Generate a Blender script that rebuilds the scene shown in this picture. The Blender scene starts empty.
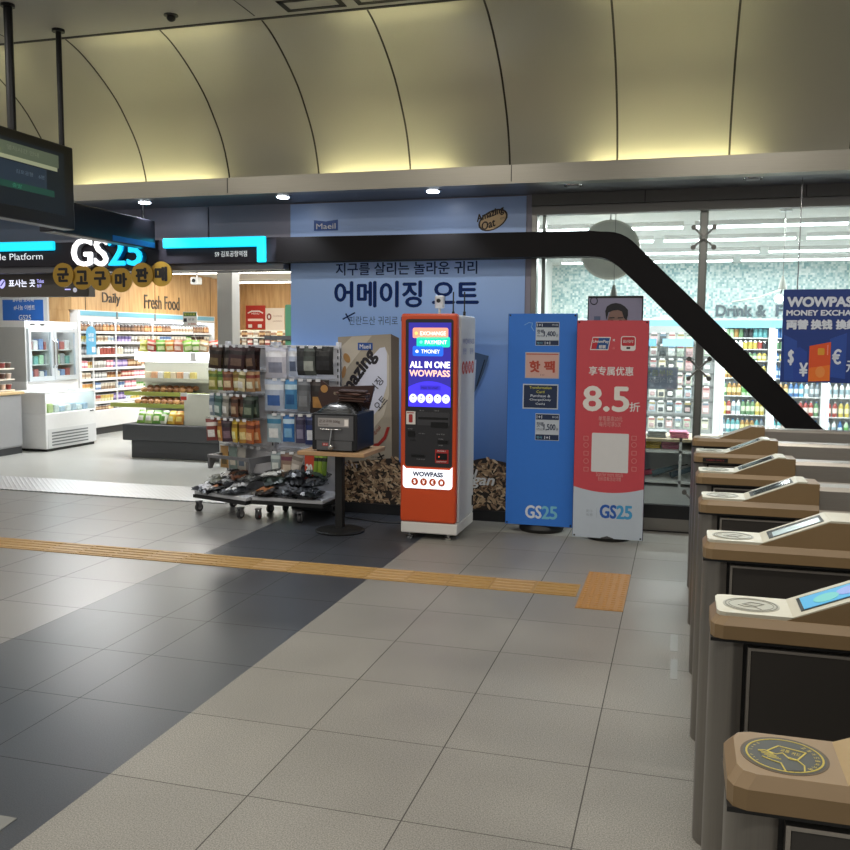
import bpy, bmesh, math, random
from mathutils import Vector, Matrix
random.seed(7)
SC = bpy.context.scene
COL = SC.collection
PI = math.pi

# ---------------------------------------------------------------- camera (solved from the photo's vanishing points)
FPX = 896.0; EYE = 1.70
def _n(v): return v.normalized()
_yv = _n(Vector((682-425, 425-341.0, FPX)))
_xv = -_n(Vector((-2734-425, 425-314.0, FPX)))
_xv = _n(_xv - _yv*(_xv.dot(_yv)))
_zv = -_xv.cross(_yv)
if _zv.y < 0: _zv = -_zv
def ray(x, y):
    c = Vector((x-425, -(y-425), FPX))
    return Vector((_xv.dot(c), _yv.dot(c), _zv.dot(c)))
EYEP = Vector((0, 0, EYE))
def atZ(x, y, z=0.0):
    d = ray(x, y); return EYEP + d*((z-EYE)/d.z)
def atY(x, y, Y):
    d = ray(x, y); return EYEP + d*(Y/d.y)
def atX(x, y, X):
    d = ray(x, y); return EYEP + d*(X/d.x)

cd = bpy.data.cameras.new('camera'); cam = bpy.data.objects.new('camera', cd); COL.objects.link(cam)
cd.sensor_fit = 'HORIZONTAL'; cd.sensor_width = 36; cd.lens = 36*FPX/850
cd.clip_start = 0.05; cd.clip_end = 100
# world directions of camera right / up / forward
right = Vector((_xv.x, _yv.x, _zv.x)); up = Vector((_xv.y, _yv.y, _zv.y)); fwd = Vector((_xv.z, _yv.z, _zv.z))
m = Matrix((right, up, -fwd)).transposed().to_4x4(); m.translation = EYEP
cam.matrix_world = m
SC.camera = cam

# ---------------------------------------------------------------- materials
def lin(h):
    h = h.lstrip('#'); o = []
    for i in (0, 2, 4):
        c = int(h[i:i+2], 16)/255
        o.append(c/12.92 if c <= .04045 else ((c+.055)/1.055)**2.4)
    return tuple(o)+(1,)
_mc = {}
def mat(hexc, rough=.5, metal=0.0, emit=0.0, noise=0.0, nscale=20, name=None, spec=.5, bump=0.0, alpha=1.0, coat=0.0):
    k = (hexc, rough, metal, emit, noise, nscale, spec, bump, alpha, coat)
    if k in _mc: return _mc[k]
    M = bpy.data.materials.new(name or 'mat_'+hexc.strip('#')); M.use_nodes = True
    nt = M.node_tree; b = nt.nodes['Principled BSDF']
    b.inputs['Base Color'].default_value = lin(hexc)
    b.inputs['Roughness'].default_value = rough; b.inputs['Metallic'].default_value = metal
    b.inputs['Specular IOR Level'].default_value = spec
    if coat: b.inputs['Coat Weight'].default_value = coat; b.inputs['Coat Roughness'].default_value = .1
    if emit:
        b.inputs['Emission Color'].default_value = lin(hexc); b.inputs['Emission Strength'].default_value = emit
    if alpha < 1: b.inputs['Alpha'].default_value = alpha
    if not emit or noise:
        tc = nt.nodes.new('ShaderNodeTexCoord'); nz = nt.nodes.new('ShaderNodeTexNoise')
        nz.inputs['Scale'].default_value = nscale; nz.inputs['Detail'].default_value = 3
        nt.links.new(tc.outputs['Object'], nz.inputs['Vector'])
        a = noise or .03
        mx = nt.nodes.new('ShaderNodeMix'); mx.data_type = 'RGBA'
        c = lin(hexc)
        mx.inputs[6].default_value = tuple(v*(1-a) for v in c[:3])+(1,)
        mx.inputs[7].default_value = tuple(min(1, v*(1+a)) for v in c[:3])+(1,)
        nt.links.new(nz.outputs['Fac'], mx.inputs[0]); nt.links.new(mx.outputs[2], b.inputs['Base Color'])
        if bump:
            bp = nt.nodes.new('ShaderNodeBump'); bp.inputs['Strength'].default_value = bump; bp.inputs['Distance'].default_value = .01
            nt.links.new(nz.outputs['Fac'], bp.inputs['Height']); nt.links.new(bp.outputs['Normal'], b.inputs['Normal'])
    _mc[k] = M
    return M
def lamp_mat(hexc, e): return mat(hexc, emit=e)

def brushed(hexc, rough=.35, metal=.9, axis='X', name='brushed steel', amt=.12):
    k = ('br', hexc, rough, metal, axis)
    if k in _mc: return _mc[k]
    M = bpy.data.materials.new(name); M.use_nodes = True
    nt = M.node_tree; b = nt.nodes['Principled BSDF']
    b.inputs['Metallic'].default_value = metal
    tc = nt.nodes.new('ShaderNodeTexCoord'); mp = nt.nodes.new('ShaderNodeMapping'); nz = nt.nodes.new('ShaderNodeTexNoise')
    s = {'X': (1.5, 120, 120), 'Z': (120, 120, 1.5), 'Y': (120, 1.5, 120)}[axis]
    mp.inputs['Scale'].default_value = s; nz.inputs['Scale'].default_value = 3; nz.inputs['Detail'].default_value = 4
    nt.links.new(tc.outputs['Object'], mp.inputs['Vector']); nt.links.new(mp.outputs['Vector'], nz.inputs['Vector'])
    mx = nt.nodes.new('ShaderNodeMix'); mx.data_type = 'RGBA'; c = lin(hexc)
    mx.inputs[6].default_value = tuple(v*(1-amt) for v in c[:3])+(1,); mx.inputs[7].default_value = tuple(min(1, v*(1+amt)) for v in c[:3])+(1,)
    nt.links.new(nz.outputs['Fac'], mx.inputs[0]); nt.links.new(mx.outputs[2], b.inputs['Base Color'])
    mr = nt.nodes.new('ShaderNodeMapRange'); mr.inputs['To Min'].default_value = rough-.06; mr.inputs['To Max'].default_value = rough+.08
    nt.links.new(nz.outputs['Fac'], mr.inputs['Value']); nt.links.new(mr.outputs['Result'], b.inputs['Roughness'])
    _mc[k] = M
    return M

def floor_mat(name, c1, c2, rough, grout, x0, y0, dx=.6, dy=.6, spx=None, metal=0, speck=.5, stain=.12, gx=None, rough_var=.1, gw=.0026, spec=.5):
    """granite tiles: speckle + grout lines on a world grid"""
    M = bpy.data.materials.new(name); M.use_nodes = True
    nt = M.node_tree; N = nt.nodes; L = nt.links; b = N['Principled BSDF']; b.inputs['Specular IOR Level'].default_value = spec
    tc = N.new('ShaderNodeTexCoord'); sp = N.new('ShaderNodeSeparateXYZ'); L.new(tc.outputs['Object'], sp.inputs[0])
    def math_(op, a, bb=None, c=None):
        n = N.new('ShaderNodeMath'); n.operation = op
        for i, v in enumerate((a, bb, c)):
            if v is None: continue
            if isinstance(v, (int, float)): n.inputs[i].default_value = v
            else: L.new(v, n.inputs[i])
        return n.outputs[0]
    def lines(s, o, d, w):
        t = math_('SUBTRACT', s, o); t = math_('DIVIDE', t, d); t = math_('FRACT', t)
        t = math_('SUBTRACT', t, .5); t = math_('ABSOLUTE', t)
        return math_('GREATER_THAN', t, .5 - w/d)
    g = lines(sp.outputs['Y'], y0, dy, gw*.8)
    if gx is None: g = math_('MAXIMUM', g, lines(sp.outputs['X'], x0, dx, gw))
    else:
        for v in gx:
            t = math_('ABSOLUTE', math_('SUBTRACT', sp.outputs['X'], v)); g = math_('MAXIMUM', g, math_('LESS_THAN', t, gw*.8))
    nz = N.new('ShaderNodeTexNoise'); nz.inputs['Scale'].default_value = 190; nz.inputs['Detail'].default_value = 3
    L.new(tc.outputs['Object'], nz.inputs['Vector'])
    cr = N.new('ShaderNodeValToRGB'); cr.color_ramp.elements[0].position = .36; cr.color_ramp.elements[1].position = .62
    cr.color_ramp.elements[0].color = lin(c1); cr.color_ramp.elements[1].color = lin(c2)
    L.new(nz.outputs['Fac'], cr.inputs[0])
    n2 = N.new('ShaderNodeTexNoise'); n2.inputs['Scale'].default_value = 1.6; n2.inputs['Detail'].default_value = 5
    L.new(tc.outputs['Object'], n2.inputs['Vector'])
    mr = N.new('ShaderNodeMapRange'); mr.inputs['From Min'].default_value = .3; mr.inputs['From Max'].default_value = .7
    mr.inputs['To Min'].default_value = 1-stain; mr.inputs['To Max'].default_value = 1+stain*.6
    L.new(n2.outputs['Fac'], mr.inputs['Value'])
    # slight tone change from tile to tile
    fx = math_('FLOOR', math_('DIVIDE', math_('SUBTRACT', sp.outputs['X'], x0), dx)); fy = math_('FLOOR', math_('DIVIDE', math_('SUBTRACT', sp.outputs['Y'], y0), dy))
    cb = N.new('ShaderNodeCombineXYZ'); L.new(fx, cb.inputs[0]); L.new(fy, cb.inputs[1])
    wn = N.new('ShaderNodeTexWhiteNoise'); wn.noise_dimensions = '2D'; L.new(cb.outputs[0], wn.inputs['Vector'])
    tv = math_('MULTIPLY_ADD', wn.outputs['Value'], .1, .95)
    f = math_('MULTIPLY', mr.outputs['Result'], tv)
    mx = N.new('ShaderNodeMix'); mx.data_type = 'RGBA'; mx.blend_type = 'MULTIPLY'; mx.inputs[0].default_value = 1
    cmb = N.new('ShaderNodeCombineColor'); [L.new(f, cmb.inputs[i]) for i in range(3)]
    L.new(cr.outputs[0], mx.inputs[6]); L.new(cmb.outputs[0], mx.inputs[7])
    m2 = N.new('ShaderNodeMix'); m2.data_type = 'RGBA'; L.new(g, m2.inputs[0]); L.new(mx.outputs[2], m2.inputs[6]); m2.inputs[7].default_value = lin(grout)
    L.new(m2.outputs[2], b.inputs['Base Color'])
    r2 = N.new('ShaderNodeMapRange'); r2.inputs['From Min'].default_value = .3; r2.inputs['From Max'].default_value = .7
    r2.inputs['To Min'].default_value = rough-rough_var/2; r2.inputs['To Max'].default_value = rough+rough_var/2
    L.new(n2.outputs['Fac'], r2.inputs['Value'])
    rr = math_('MAXIMUM', r2.outputs['Result'], math_('MULTIPLY', g, .8)); L.new(rr, b.inputs['Roughness'])
    return M

# ---------------------------------------------------------------- text outlines (built-in font)
_tc = {}
def text_geo(body, off=0.0):
    k = (body, off)
    if k in _tc: return _tc[k]
    cu = bpy.data.curves.new('t', 'FONT'); cu.body = body; cu.offset = off; cu.resolution_u = 3
    cu.align_x = 'LEFT'
    o = bpy.data.objects.new('t', cu); COL.objects.link(o)
    dg = bpy.context.evaluated_depsgraph_get(); me = bpy.data.meshes.new_from_object(o.evaluated_get(dg))
    vs = [tuple(v.co) for v in me.vertices]; fs = [tuple(p.vertices) for p in me.polygons]
    bpy.data.objects.remove(o); bpy.data.curves.remove(cu); bpy.data.meshes.remove(me)
    if not vs: vs = [(0, 0, 0), (1, 0, 0), (0, 1, 0)]; fs = []
    xs = [v[0] for v in vs]; ys = [v[1] for v in vs]
    _tc[k] = (vs, fs, min(xs), max(xs), min(ys), max(ys))
    return _tc[k]

# ---------------------------------------------------------------- mesh builder
class MB:
    def __init__(s): s.v = []; s.f = []; s.mi = []; s.mats = []; s.sm = []
    def m(s, mt):
        if mt not in s.mats: s.mats.append(mt)
        return s.mats.index(mt)
    def add(s, vs, fs, mt, smooth=False):
        k = len(s.v); i = s.m(mt)
        s.v += [Vector(v) for v in vs]
        for f in fs: s.f.append(tuple(a+k for a in f)); s.mi.append(i); s.sm.append(smooth)
        return s
    def box(s, x0, x1, y0, y1, z0, z1, mt, bev=0, seg=2):
        s.nb = getattr(s, 'nb', 0)+1; e_ = (s.nb % 9)*.00012
        if x0 > x1: x0, x1 = x1, x0
        if y0 > y1: y0, y1 = y1, y0
        if z0 > z1: z0, z1 = z1, z0
        if min(x1-x0, y1-y0, z1-z0) > .004: x0 -= e_; y0 -= e_; z0 -= e_*.3; x1 += e_; y1 += e_; z1 += e_
        if bev:
            bm = bmesh.new(); bmesh.ops.create_cube(bm, size=1)
            for v in bm.verts: v.co = Vector(((x0+x1)/2+v.co.x*(x1-x0), (y0+y1)/2+v.co.y*(y1-y0), (z0+z1)/2+v.co.z*(z1-z0)))
            bmesh.ops.bevel(bm, geom=bm.edges[:], offset=bev, segments=seg, affect='EDGES', profile=.5)
            bm.verts.index_update()
            s.add([v.co.copy() for v in bm.verts], [tuple(v.index for v in f.verts) for f in bm.faces], mt); bm.free(); return s
        vs = [(x0, y0, z0), (x1, y0, z0), (x1, y1, z0), (x0, y1, z0), (x0, y0, z1), (x1, y0, z1), (x1, y1, z1), (x0, y1, z1)]
        return s.add(vs, [(0, 3, 2, 1), (4, 5, 6, 7), (0, 1, 5, 4), (1, 2, 6, 5), (2, 3, 7, 6), (3, 0, 4, 7)], mt)
    def cyl(s, p0, p1, r, mt, n=12, r2=None, caps=True, smooth=True):
        p0 = Vector(p0); p1 = Vector(p1); d = (p1-p0).normalized()
        a = Vector((0, 0, 1)) if abs(d.z) < .9 else Vector((1, 0, 0))
        u = d.cross(a).normalized(); w = d.cross(u).normalized(); r2 = r if r2 is None else r2
        vs = [p0+(u*math.cos(2*PI*i/n)+w*math.sin(2*PI*i/n))*r for i in range(n)]+[p1+(u*math.cos(2*PI*i/n)+w*math.sin(2*PI*i/n))*r2 for i in range(n)]
        s.add(vs, [(i, i+n, (i+1) % n+n, (i+1) % n) for i in range(n)], mt, smooth)
        if caps: s.add(vs, [tuple(range(n)), tuple(reversed(range(n, 2*n)))], mt)
        return s
    def tube(s, pts, r, mt, n=8):
        for a, b in zip(pts, pts[1:]): s.cyl(a, b, r, mt, n)
        return s
    def lathe(s, prof, c, n=14, smooth=True):
        """prof: list of (r, z, mat) ; the mat of a ring colours the band below it"""
        c = Vector(c); k = None
        for i, (r, z, mt) in enumerate(prof):
            ring = [c+Vector((r*math.cos(2*PI*j/n), r*math.sin(2*PI*j/n), z)) for j in range(n)]
            if i: s.add(prev+ring, [(j, (j+1) % n, (j+1) % n+n, j+n) for j in range(n)], mt, smooth)
            else: s.add(ring, [tuple(reversed(range(n)))], mt)
            prev = ring
        s.add(prev, [tuple(range(n))], prof[-1][2])
        return s
    def ball(s, c, rx, ry, rz, mt, n=10, m=7):
        c = Vector(c); vs = []; fs = []
        for i in range(m+1):
            t = PI*i/m
            for j in range(n): vs.append(c+Vector((rx*math.sin(t)*math.cos(2*PI*j/n), ry*math.sin(t)*math.sin(2*PI*j/n), rz*math.cos(t))))
        for i in range(m):
            for j in range(n): fs.append((i*n+j, (i+1)*n+j, (i+1)*n+(j+1) % n, i*n+(j+1) % n))
        return s.add(vs, fs, mt, True)
    def prism(s, pts, axis, a0, a1, mt, smooth=False):
        """pts 2-D outline; extruded along axis. axis X: pts=(y,z); Y: (x,z); Z: (x,y)"""
        def P(p, a): return {'X': (a, p[0], p[1]), 'Y': (p[0], a, p[1]), 'Z': (p[0], p[1], a)}[axis]
        n = len(pts); vs = [P(p, a0) for p in pts]+[P(p, a1) for p in pts]
        s.add(vs, [(i, (i+1) % n, (i+1) % n+n, i+n) for i in range(n)], mt, smooth)
        return s.add(vs, [tuple(reversed(range(n))), tuple(range(n, 2*n))], mt)
    def xf(s, M, start=0):
        for i in range(start, len(s.v)): s.v[i] = M @ s.v[i]
        return s
    def build(s, name, parent=None, base=None, fixn=True):
        root = parent
        while root is not None and root.parent is not None: root = root.parent
        off = Vector(root['_base']) if root is not None else Vector(base if base is not None else (0, 0, 0))
        me = bpy.data.meshes.new(name)
        me.from_pydata([v-off for v in s.v], [], s.f)
        for mt in s.mats: me.materials.append(mt)
        me.polygons.foreach_set('material_index', s.mi); me.polygons.foreach_set('use_smooth', s.sm)
        me.update()
        o = bpy.data.objects.new(name, me); COL.objects.link(o)
        if parent is not None: o.parent = parent
        else: o.location = off; o['_base'] = tuple(off)
        return o

class Face:
    """a flat panel frame: origin o, unit right u, unit up w; prints are thin raised shapes"""
    def __init__(s, mb, o, u=(1, 0, 0), w=(0, 0, 1)):
        s.mb = mb; s.o = Vector(o); s.u = Vector(u).normalized(); s.w = Vector(w).normalized(); s.n = s.u.cross(s.w)
    def P(s, x, y, d=0): return s.o+s.u*x+s.w*y+s.n*d
    def poly(s, pts, mt, d=.001):
        n = len(pts)
        s.mb.add([s.P(x, y, 0) for x, y in pts]+[s.P(x, y, d) for x, y in pts],
                 [tuple(range(n, 2*n))]+[(i, (i+1) % n, (i+1) % n+n, i+n) for i in range(n)], mt); return s
    def rect(s, x, y, w, h, mt, d=.001): return s.poly([(x, y), (x+w, y), (x+w, y+h), (x, y+h)], mt, d)
    def rrect(s, x, y, w, h, r, mt, d=.001, n=5):
        pts = []
        for cx, cy, a in ((x+w-r, y+r, -90), (x+w-r, y+h-r, 0), (x+r, y+h-r, 90), (x+r, y+r, 180)):
            for i in range(n+1): t = math.radians(a+90*i/n); pts.append((cx+r*math.cos(t), cy+r*math.sin(t)))
        return s.poly(pts, mt, d)
    def ell(s, cx, cy, rx, ry, mt, d=.001, n=24, rot=0):
        pts = []
        for i in range(n):
            t = 2*PI*i/n; a = rx*math.cos(t); b = ry*math.sin(t)
            pts.append((cx+a*math.cos(rot)-b*math.sin(rot), cy+a*math.sin(rot)+b*math.cos(rot)))
        return s.poly(pts, mt, d)
    def line(s, pts, wd, mt, d=.001):
        for (x0, y0), (x1, y1) in zip(pts, pts[1:]):
            v = Vector((x1-x0, y1-y0)); 
            if v.length < 1e-9: continue
            v.normalize(); nx, ny = -v.y*wd/2, v.x*wd/2; ex, ey = v.x*wd*.3, v.y*wd*.3
            s.poly([(x0-ex-nx, y0-ey-ny), (x1+ex-nx, y1+ey-ny), (x1+ex+nx, y1+ey+ny), (x0-ex+nx, y0-ey+ny)], mt, d)
        return s
    def ring(s, cx, cy, rx, ry, wd, mt, d=.001, n=32):
        k = [(cx+rx*math.cos(2*PI*i/n), cy+ry*math.sin(2*PI*i/n)) for i in range(n+1)]
        return s.line(k, wd, mt, d)
    def text(s, body, x, y, w, h, mt, off=.0, d=.0015, rot=0, mirror=False, ext=0, shear=0):
        """fit the text's ink box to x,y,w,h (w or h may be None to keep proportions)"""
        if off:      # heavier strokes: the outline repeated with small shifts
            hh_ = h or (w/max(1, len(body))); k_ = off*hh_*1.3; g_ = k_*.7
            dirs = [(k_, 0), (-k_, 0), (0, k_*.8), (0, -k_*.8)]+([(g_, g_), (-g_, g_), (g_, -g_), (-g_, -g_)] if off > .03 else [])
            for q_, (ax, ay) in enumerate(dirs): s.text(body, x+ax, y+ay, w, h, mt, 0, d+.00003*q_, rot, mirror, ext, shear)
            return s
        vs, fs, a, b, c, e = text_geo(body, off)
        sx = w/(b-a) if w else None; sy = h/(e-c) if h else None
        sx = sx or sy; sy = sy or sx
        W = (b-a)*sx; out = []
        for v in vs:
            px = (v[0]-a)*sx; py = (v[1]-c)*sy
            px += shear*py
            if mirror: px = W-px
            if rot: px, py = px*math.cos(rot)-py*math.sin(rot), px*math.sin(rot)+py*math.cos(rot)
            out.append((x+px, y+py))
        if mirror: fs = [tuple(reversed(f)) for f in fs]
        if ext:
            n = len(out); from collections import Counter
            s.mb.add([s.P(px, py, 0) for px, py in out]+[s.P(px, py, d+ext) for px, py in out], [tuple(i+n for i in f) for f in fs], mt)
            E = {}
            for f in fs:
                for i in range(len(f)): E[(f[i], f[(i+1) % len(f)])] = 1
            s.mb.add([s.P(px, py, 0) for px, py in out]+[s.P(px, py, d+ext) for px, py in out], [(p, q, q+n, p+n) for (p, q) in E if (q, p) not in E], mt)
        else: s.mb.add([s.P(px, py, d) for px, py in out], fs, mt)
        return s

def tag(o, label, cat, group=None, kind=None):
    if label: o['label'] = label
    if cat: o['category'] = cat
    if group: o['group'] = group
    if kind: o['kind'] = kind
    return o
def thing(name, base, label, cat, group=None):
    o = bpy.data.objects.new(name, None); COL.objects.link(o); o.location = base; o['_base'] = tuple(base); o.empty_display_size = .1
    return tag(o, label, cat, group)
def struct(name, mb):
    o = mb.build(name); o['kind'] = 'structure'; return o
def dup(o, loc=None, parent=None, label=None, group=None, rz=None):
    c = o.copy(); COL.objects.link(c)
    if parent is not None: c.parent = parent
    if loc is not None: c.location = loc
    if rz is not None: c.rotation_euler.z = rz
    if label: c['label'] = label
    if group: c['group'] = group
    for ch in list(o.children):
        dup(ch, parent=c)
    return c
ORD = ['first', 'second', 'third', 'fourth', 'fifth', 'sixth', 'seventh', 'eighth', 'ninth', 'tenth', 'eleventh', 'twelfth', 'thirteenth', 'fourteenth', 'fifteenth', 'sixteenth', 'seventeenth', 'eighteenth', 'nineteenth', 'twentieth', 'twenty-first', 'twenty-second', 'twenty-third', 'twenty-fourth', 'twenty-fifth', 'twenty-sixth', 'twenty-seventh', 'twenty-eighth']

steel = brushed('#8f8b86', .32, .9, 'X')
steelz = brushed('#8f8b86', .32, .9, 'Z')
white = mat('#e6e6e4', .4); black = mat('#141414', .45); chrome = mat('#c8c8c8', .15, 1.0)
dkgrey = mat('#3a3b3d', .5)
# ================================================================= THE SETTING
YF = 8.17            # shop-front plane
# --- station floor: matte granite right, dark polished band, lighter polished floor left
fm_r = floor_mat('matte granite tiles', '#6f6c67', '#9a978f', .45, '#45423e', -.3, 2.89)
fm_d = floor_mat('dark polished granite', '#2c2f36', '#42464e', .33, '#151617', -2.09, 2.89, gx=[-2.68, -2.98], rough_var=.03, spec=.9)
fm_l = floor_mat('light polished granite', '#6b6a69', '#858482', .31, '#333231', -3.57, 2.89, rough_var=.04, spec=.8)
fm_shop = mat('#a7a8a4', .3, noise=.05, nscale=3, name='shop vinyl floor')
mb = MB()
mb.box(-2.09, 4.5, -2.5, YF, -.1, 0, fm_r); mb.box(-3.57, -2.09, -2.5, YF, -.1, 0, fm_d); mb.box(-15, -3.57, -2.5, YF, -.1, 0, fm_l)
struct('floor', mb)
mb = MB(); mb.box(-15, 4.5, YF, 25.2, -.1, 0, fm_shop); struct('floor', mb)

# aluminium checker-plate threshold
def checker():
    M = bpy.data.materials.new('checker plate'); M.use_nodes = True; nt = M.node_tree; N = nt.nodes; L = nt.links; b = N['Principled BSDF']
    b.inputs['Base Color'].default_value = lin('#c9cacc'); b.inputs['Metallic'].default_value = .85; b.inputs['Roughness'].default_value = .34
    tc = N.new('ShaderNodeTexCoord'); mp = N.new('ShaderNodeMapping'); mp.inputs['Rotation'].default_value = (0, 0, PI/4); mp.inputs['Scale'].default_value = (22, 22, 22)
    ch = N.new('ShaderNodeTexVoronoi'); ch.inputs['Randomness'].default_value = 0; L.new(tc.outputs['Object'], mp.inputs[0]); L.new(mp.outputs[0], ch.inputs['Vector']); ch.inputs['Scale'].default_value = 1
    bp = N.new('ShaderNodeBump'); bp.inputs['Strength'].default_value = .9; bp.inputs['Distance'].default_value = .006
    mr = N.new('ShaderNodeMapRange'); mr.inputs['From Min'].default_value = .15; mr.inputs['From Max'].default_value = .4; mr.inputs['To Min'].default_value = 1; mr.inputs['To Max'].default_value = 0
    L.new(ch.outputs['Distance'], mr.inputs['Value']); L.new(mr.outputs[0], bp.inputs['Height']); L.new(bp.outputs[0], b.inputs['Normal'])
    return M
ck = checker()
t = MB(); t.box(-9.5, -4.45, YF-.02, 8.93, 0, .012, ck, .004, 1); o = t.build('threshold_plate', base=(-7, 8.5, 0))
tag(o, 'wide aluminium checker plate laid across the open shop entrance', 'threshold')

# --- ceiling of the hall (flat part) and curved cove
ceil = mat('#a5a39a', .55, noise=.04, nscale=2, name='ceiling panel'); slot = mat('#1b1b1a', .7)
CY, CZ = 6.53, 4.13
mb = MB(); mb.box(-15, 4.5, -2.5, CY, CZ, CZ+.1, ceil)
for x in (-7.6, -5.4, -3.2, -1.0, 1.2, 3.4): mb.box(x-.004, x+.004, -2.5, CY-.1, CZ-.002, CZ, slot)
for y in (1.9, 3.1, 4.3, 5.5): mb.box(-15, 4.5, y-.004, y+.004, CZ-.002, CZ, slot)
mb.box(-15, 4.5, CY-.05, CY-.015, CZ-.004, CZ+.002, slot)
for x0, x1 in ((-2.92, -2.45), (-2.36, -1.0), (.2, 1.5)):       # ventilation slots
    mb.box(x0, x1, 6.2, 6.24, CZ-.004, CZ, slot); mb.box(x0, x1, 6.38, 6.42, CZ-.004, CZ, slot); mb.box(x0, x0+.04, 6.2, 6.42, CZ-.004, CZ, slot); mb.box(x1-.04, x1, 6.2, 6.42, CZ-.004, CZ, slot)
struct('ceiling', mb)
covem = mat('#aba796', .36, metal=.3, noise=.06, nscale=1.3, name='cove panel enamel')
seam = mat('#3a362b', .6)
prof = [(7.66, 3.02), (7.655, 3.17), (7.62, 3.28), (7.56, 3.42), (7.48, 3.54), (7.37, 3.66), (7.24, 3.79), (7.08, 3.90), (6.92, 3.99), (6.78, 4.055), (6.66, 4.10), (6.53, 4.13)]
# smooth the profile
def chaikin(p, k=1):
    for _ in range(k):
        q = [p[0]]
        for a, b in zip(p, p[1:]): q += [(a[0]*.75+b[0]*.25, a[1]*.75+b[1]*.25), (a[0]*.25+b[0]*.75, a[1]*.25+b[1]*.75)]
        p = q+[p[-1]]
    return p
prof = chaikin(prof, 1)
seams = [-11.2, -10.32, -9.44, -8.56, -7.68, -6.82, -5.96, -4.96, -4.08, -3.19, -2.33, -1.45, -.56, .31, 1.19, 2.07, 2.95]
cv = MB()
for a, b in zip(seams, seams[1:]):
    a += .008; b -= .008
    vs = [(a, y, z) for y, z in prof]+[(b, y, z) for y, z in prof]; n = len(prof)
    cv.add(vs, [(i, i+1, i+1+n, i+n) for i in range(n-1)], covem, True)
vs = [(-11.2, y+.012, z+.012) for y, z in prof]+[(2.95, y+.012, z+.012) for y, z in prof]; n = len(prof)
cv.add(vs, [(i, i+1, i+1+n, i+n) for i in range(n-1)], seam, True)
vs = [(-15, y+.03, z+.03) for y, z in prof]+[(4.5, y+.03, z+.03) for y, z in prof]
cv.add(vs, [(i, i+1, i+1+n, i+n) for i in range(n-1)], covem, True)
o = struct('ceiling', cv)
# --- steel ledge with light trough, soffit
led = brushed('#8d897f', .32, .8, 'X', 'ledge steel'); sof = mat('#6d6f76', .35, metal=.5, name='soffit panel')
mb = MB()
mb.box(-15, 4.5, 7.46, 7.48, 3.0, 3.135, led); mb.box(-15, 4.5, 7.48, YF, 3.0, 3.02, sof)
for x in (-6.6, -4.0, -1.4, 1.2): mb.box(x-.003, x+.003, 7.457, 7.46, 3.0, 3.135, slot)
mb.box(-15, 4.5, 7.462, 7.60, 2.985, 3.0, led)
struct('trim_1', mb)
# --- shop-front wall: grey panels above sign band, pier, header over the glass
wallp = mat('#8c8996', .4, metal=.1, noise=.03, name='grey wall panel'); hdr = mat('#6a6864', .45, metal=.2, name='header metal')
mb = MB()
for a, b in ((-15, -9.4), (-9.39, -7.6), (-7.59, -6.1), (-6.09, -4.6), (-4.59, -3.49)):
    mb.box(a+.004, b-.004, YF-.0, YF+.08, 2.66, 3.0, wallp)
mb.box(-15, -3.49, YF+.02, YF+.2, 2.36, 3.0, mat('#3d3b40', .5))
mb.box(-3.49, -1.34, YF, YF+.25, 0, 3.0, wallp)
struct('wall_front', mb)
mb = MB()
mb.box(-1.34, 4.5, YF-.02, YF+.12, 2.90, 3.0, hdr); mb.box(-1.34, 4.5, YF-.0, YF+.10, 2.82, 2.895, mat('#85837e', .4, metal=.2))
for x in (-.35, .95, 2.2): mb.box(x-.003, x+.003, YF-.024, YF-.02, 2.9, 3.0, slot)
mb.box(-1.34, 4.5, YF-.0, YF+.10, 0, .12, steel); mb.box(-1.34, 4.5, YF-.01, YF+.11, .0, .01, slot)
mb.box(-1.34, 4.5, YF+.0, YF+.06, .12, .24, mat('#17171a', .3))
struct('trim_2', mb)
# glass wall panes + steel mullions
def glass_mat():
    M = bpy.data.materials.new('clear glass'); M.use_nodes = True; nt = M.node_tree; N = nt.nodes; L = nt.links
    for x in list(N): N.remove(x)
    o = N.new('ShaderNodeOutputMaterial'); mx = N.new('ShaderNodeMixShader'); tr = N.new('ShaderNodeBsdfTransparent'); gl = N.new('ShaderNodeBsdfGlossy')
    fr = N.new('ShaderNodeFresnel'); ge = N.new('ShaderNodeNewGeometry'); io = N.new('ShaderNodeMapRange'); io.inputs['To Min'].default_value = 1.45; io.inputs['To Max'].default_value = 1/1.45; L.new(ge.outputs['Backfacing'], io.inputs['Value']); L.new(io.outputs[0], fr.inputs['IOR']); gl.inputs['Roughness'].default_value = .02; tr.inputs['Color'].default_value = (.93, .96, .95, 1)
    L.new(fr.outputs[0], mx.inputs[0]); L.new(tr.outputs[0], mx.inputs[1]); L.new(gl.outputs[0], mx.inputs[2]); L.new(mx.outputs[0], o.inputs[0])
    return M
glass = glass_mat()
frm = brushed('#8d8c88', .3, .8, 'Z', 'window frame steel')
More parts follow.
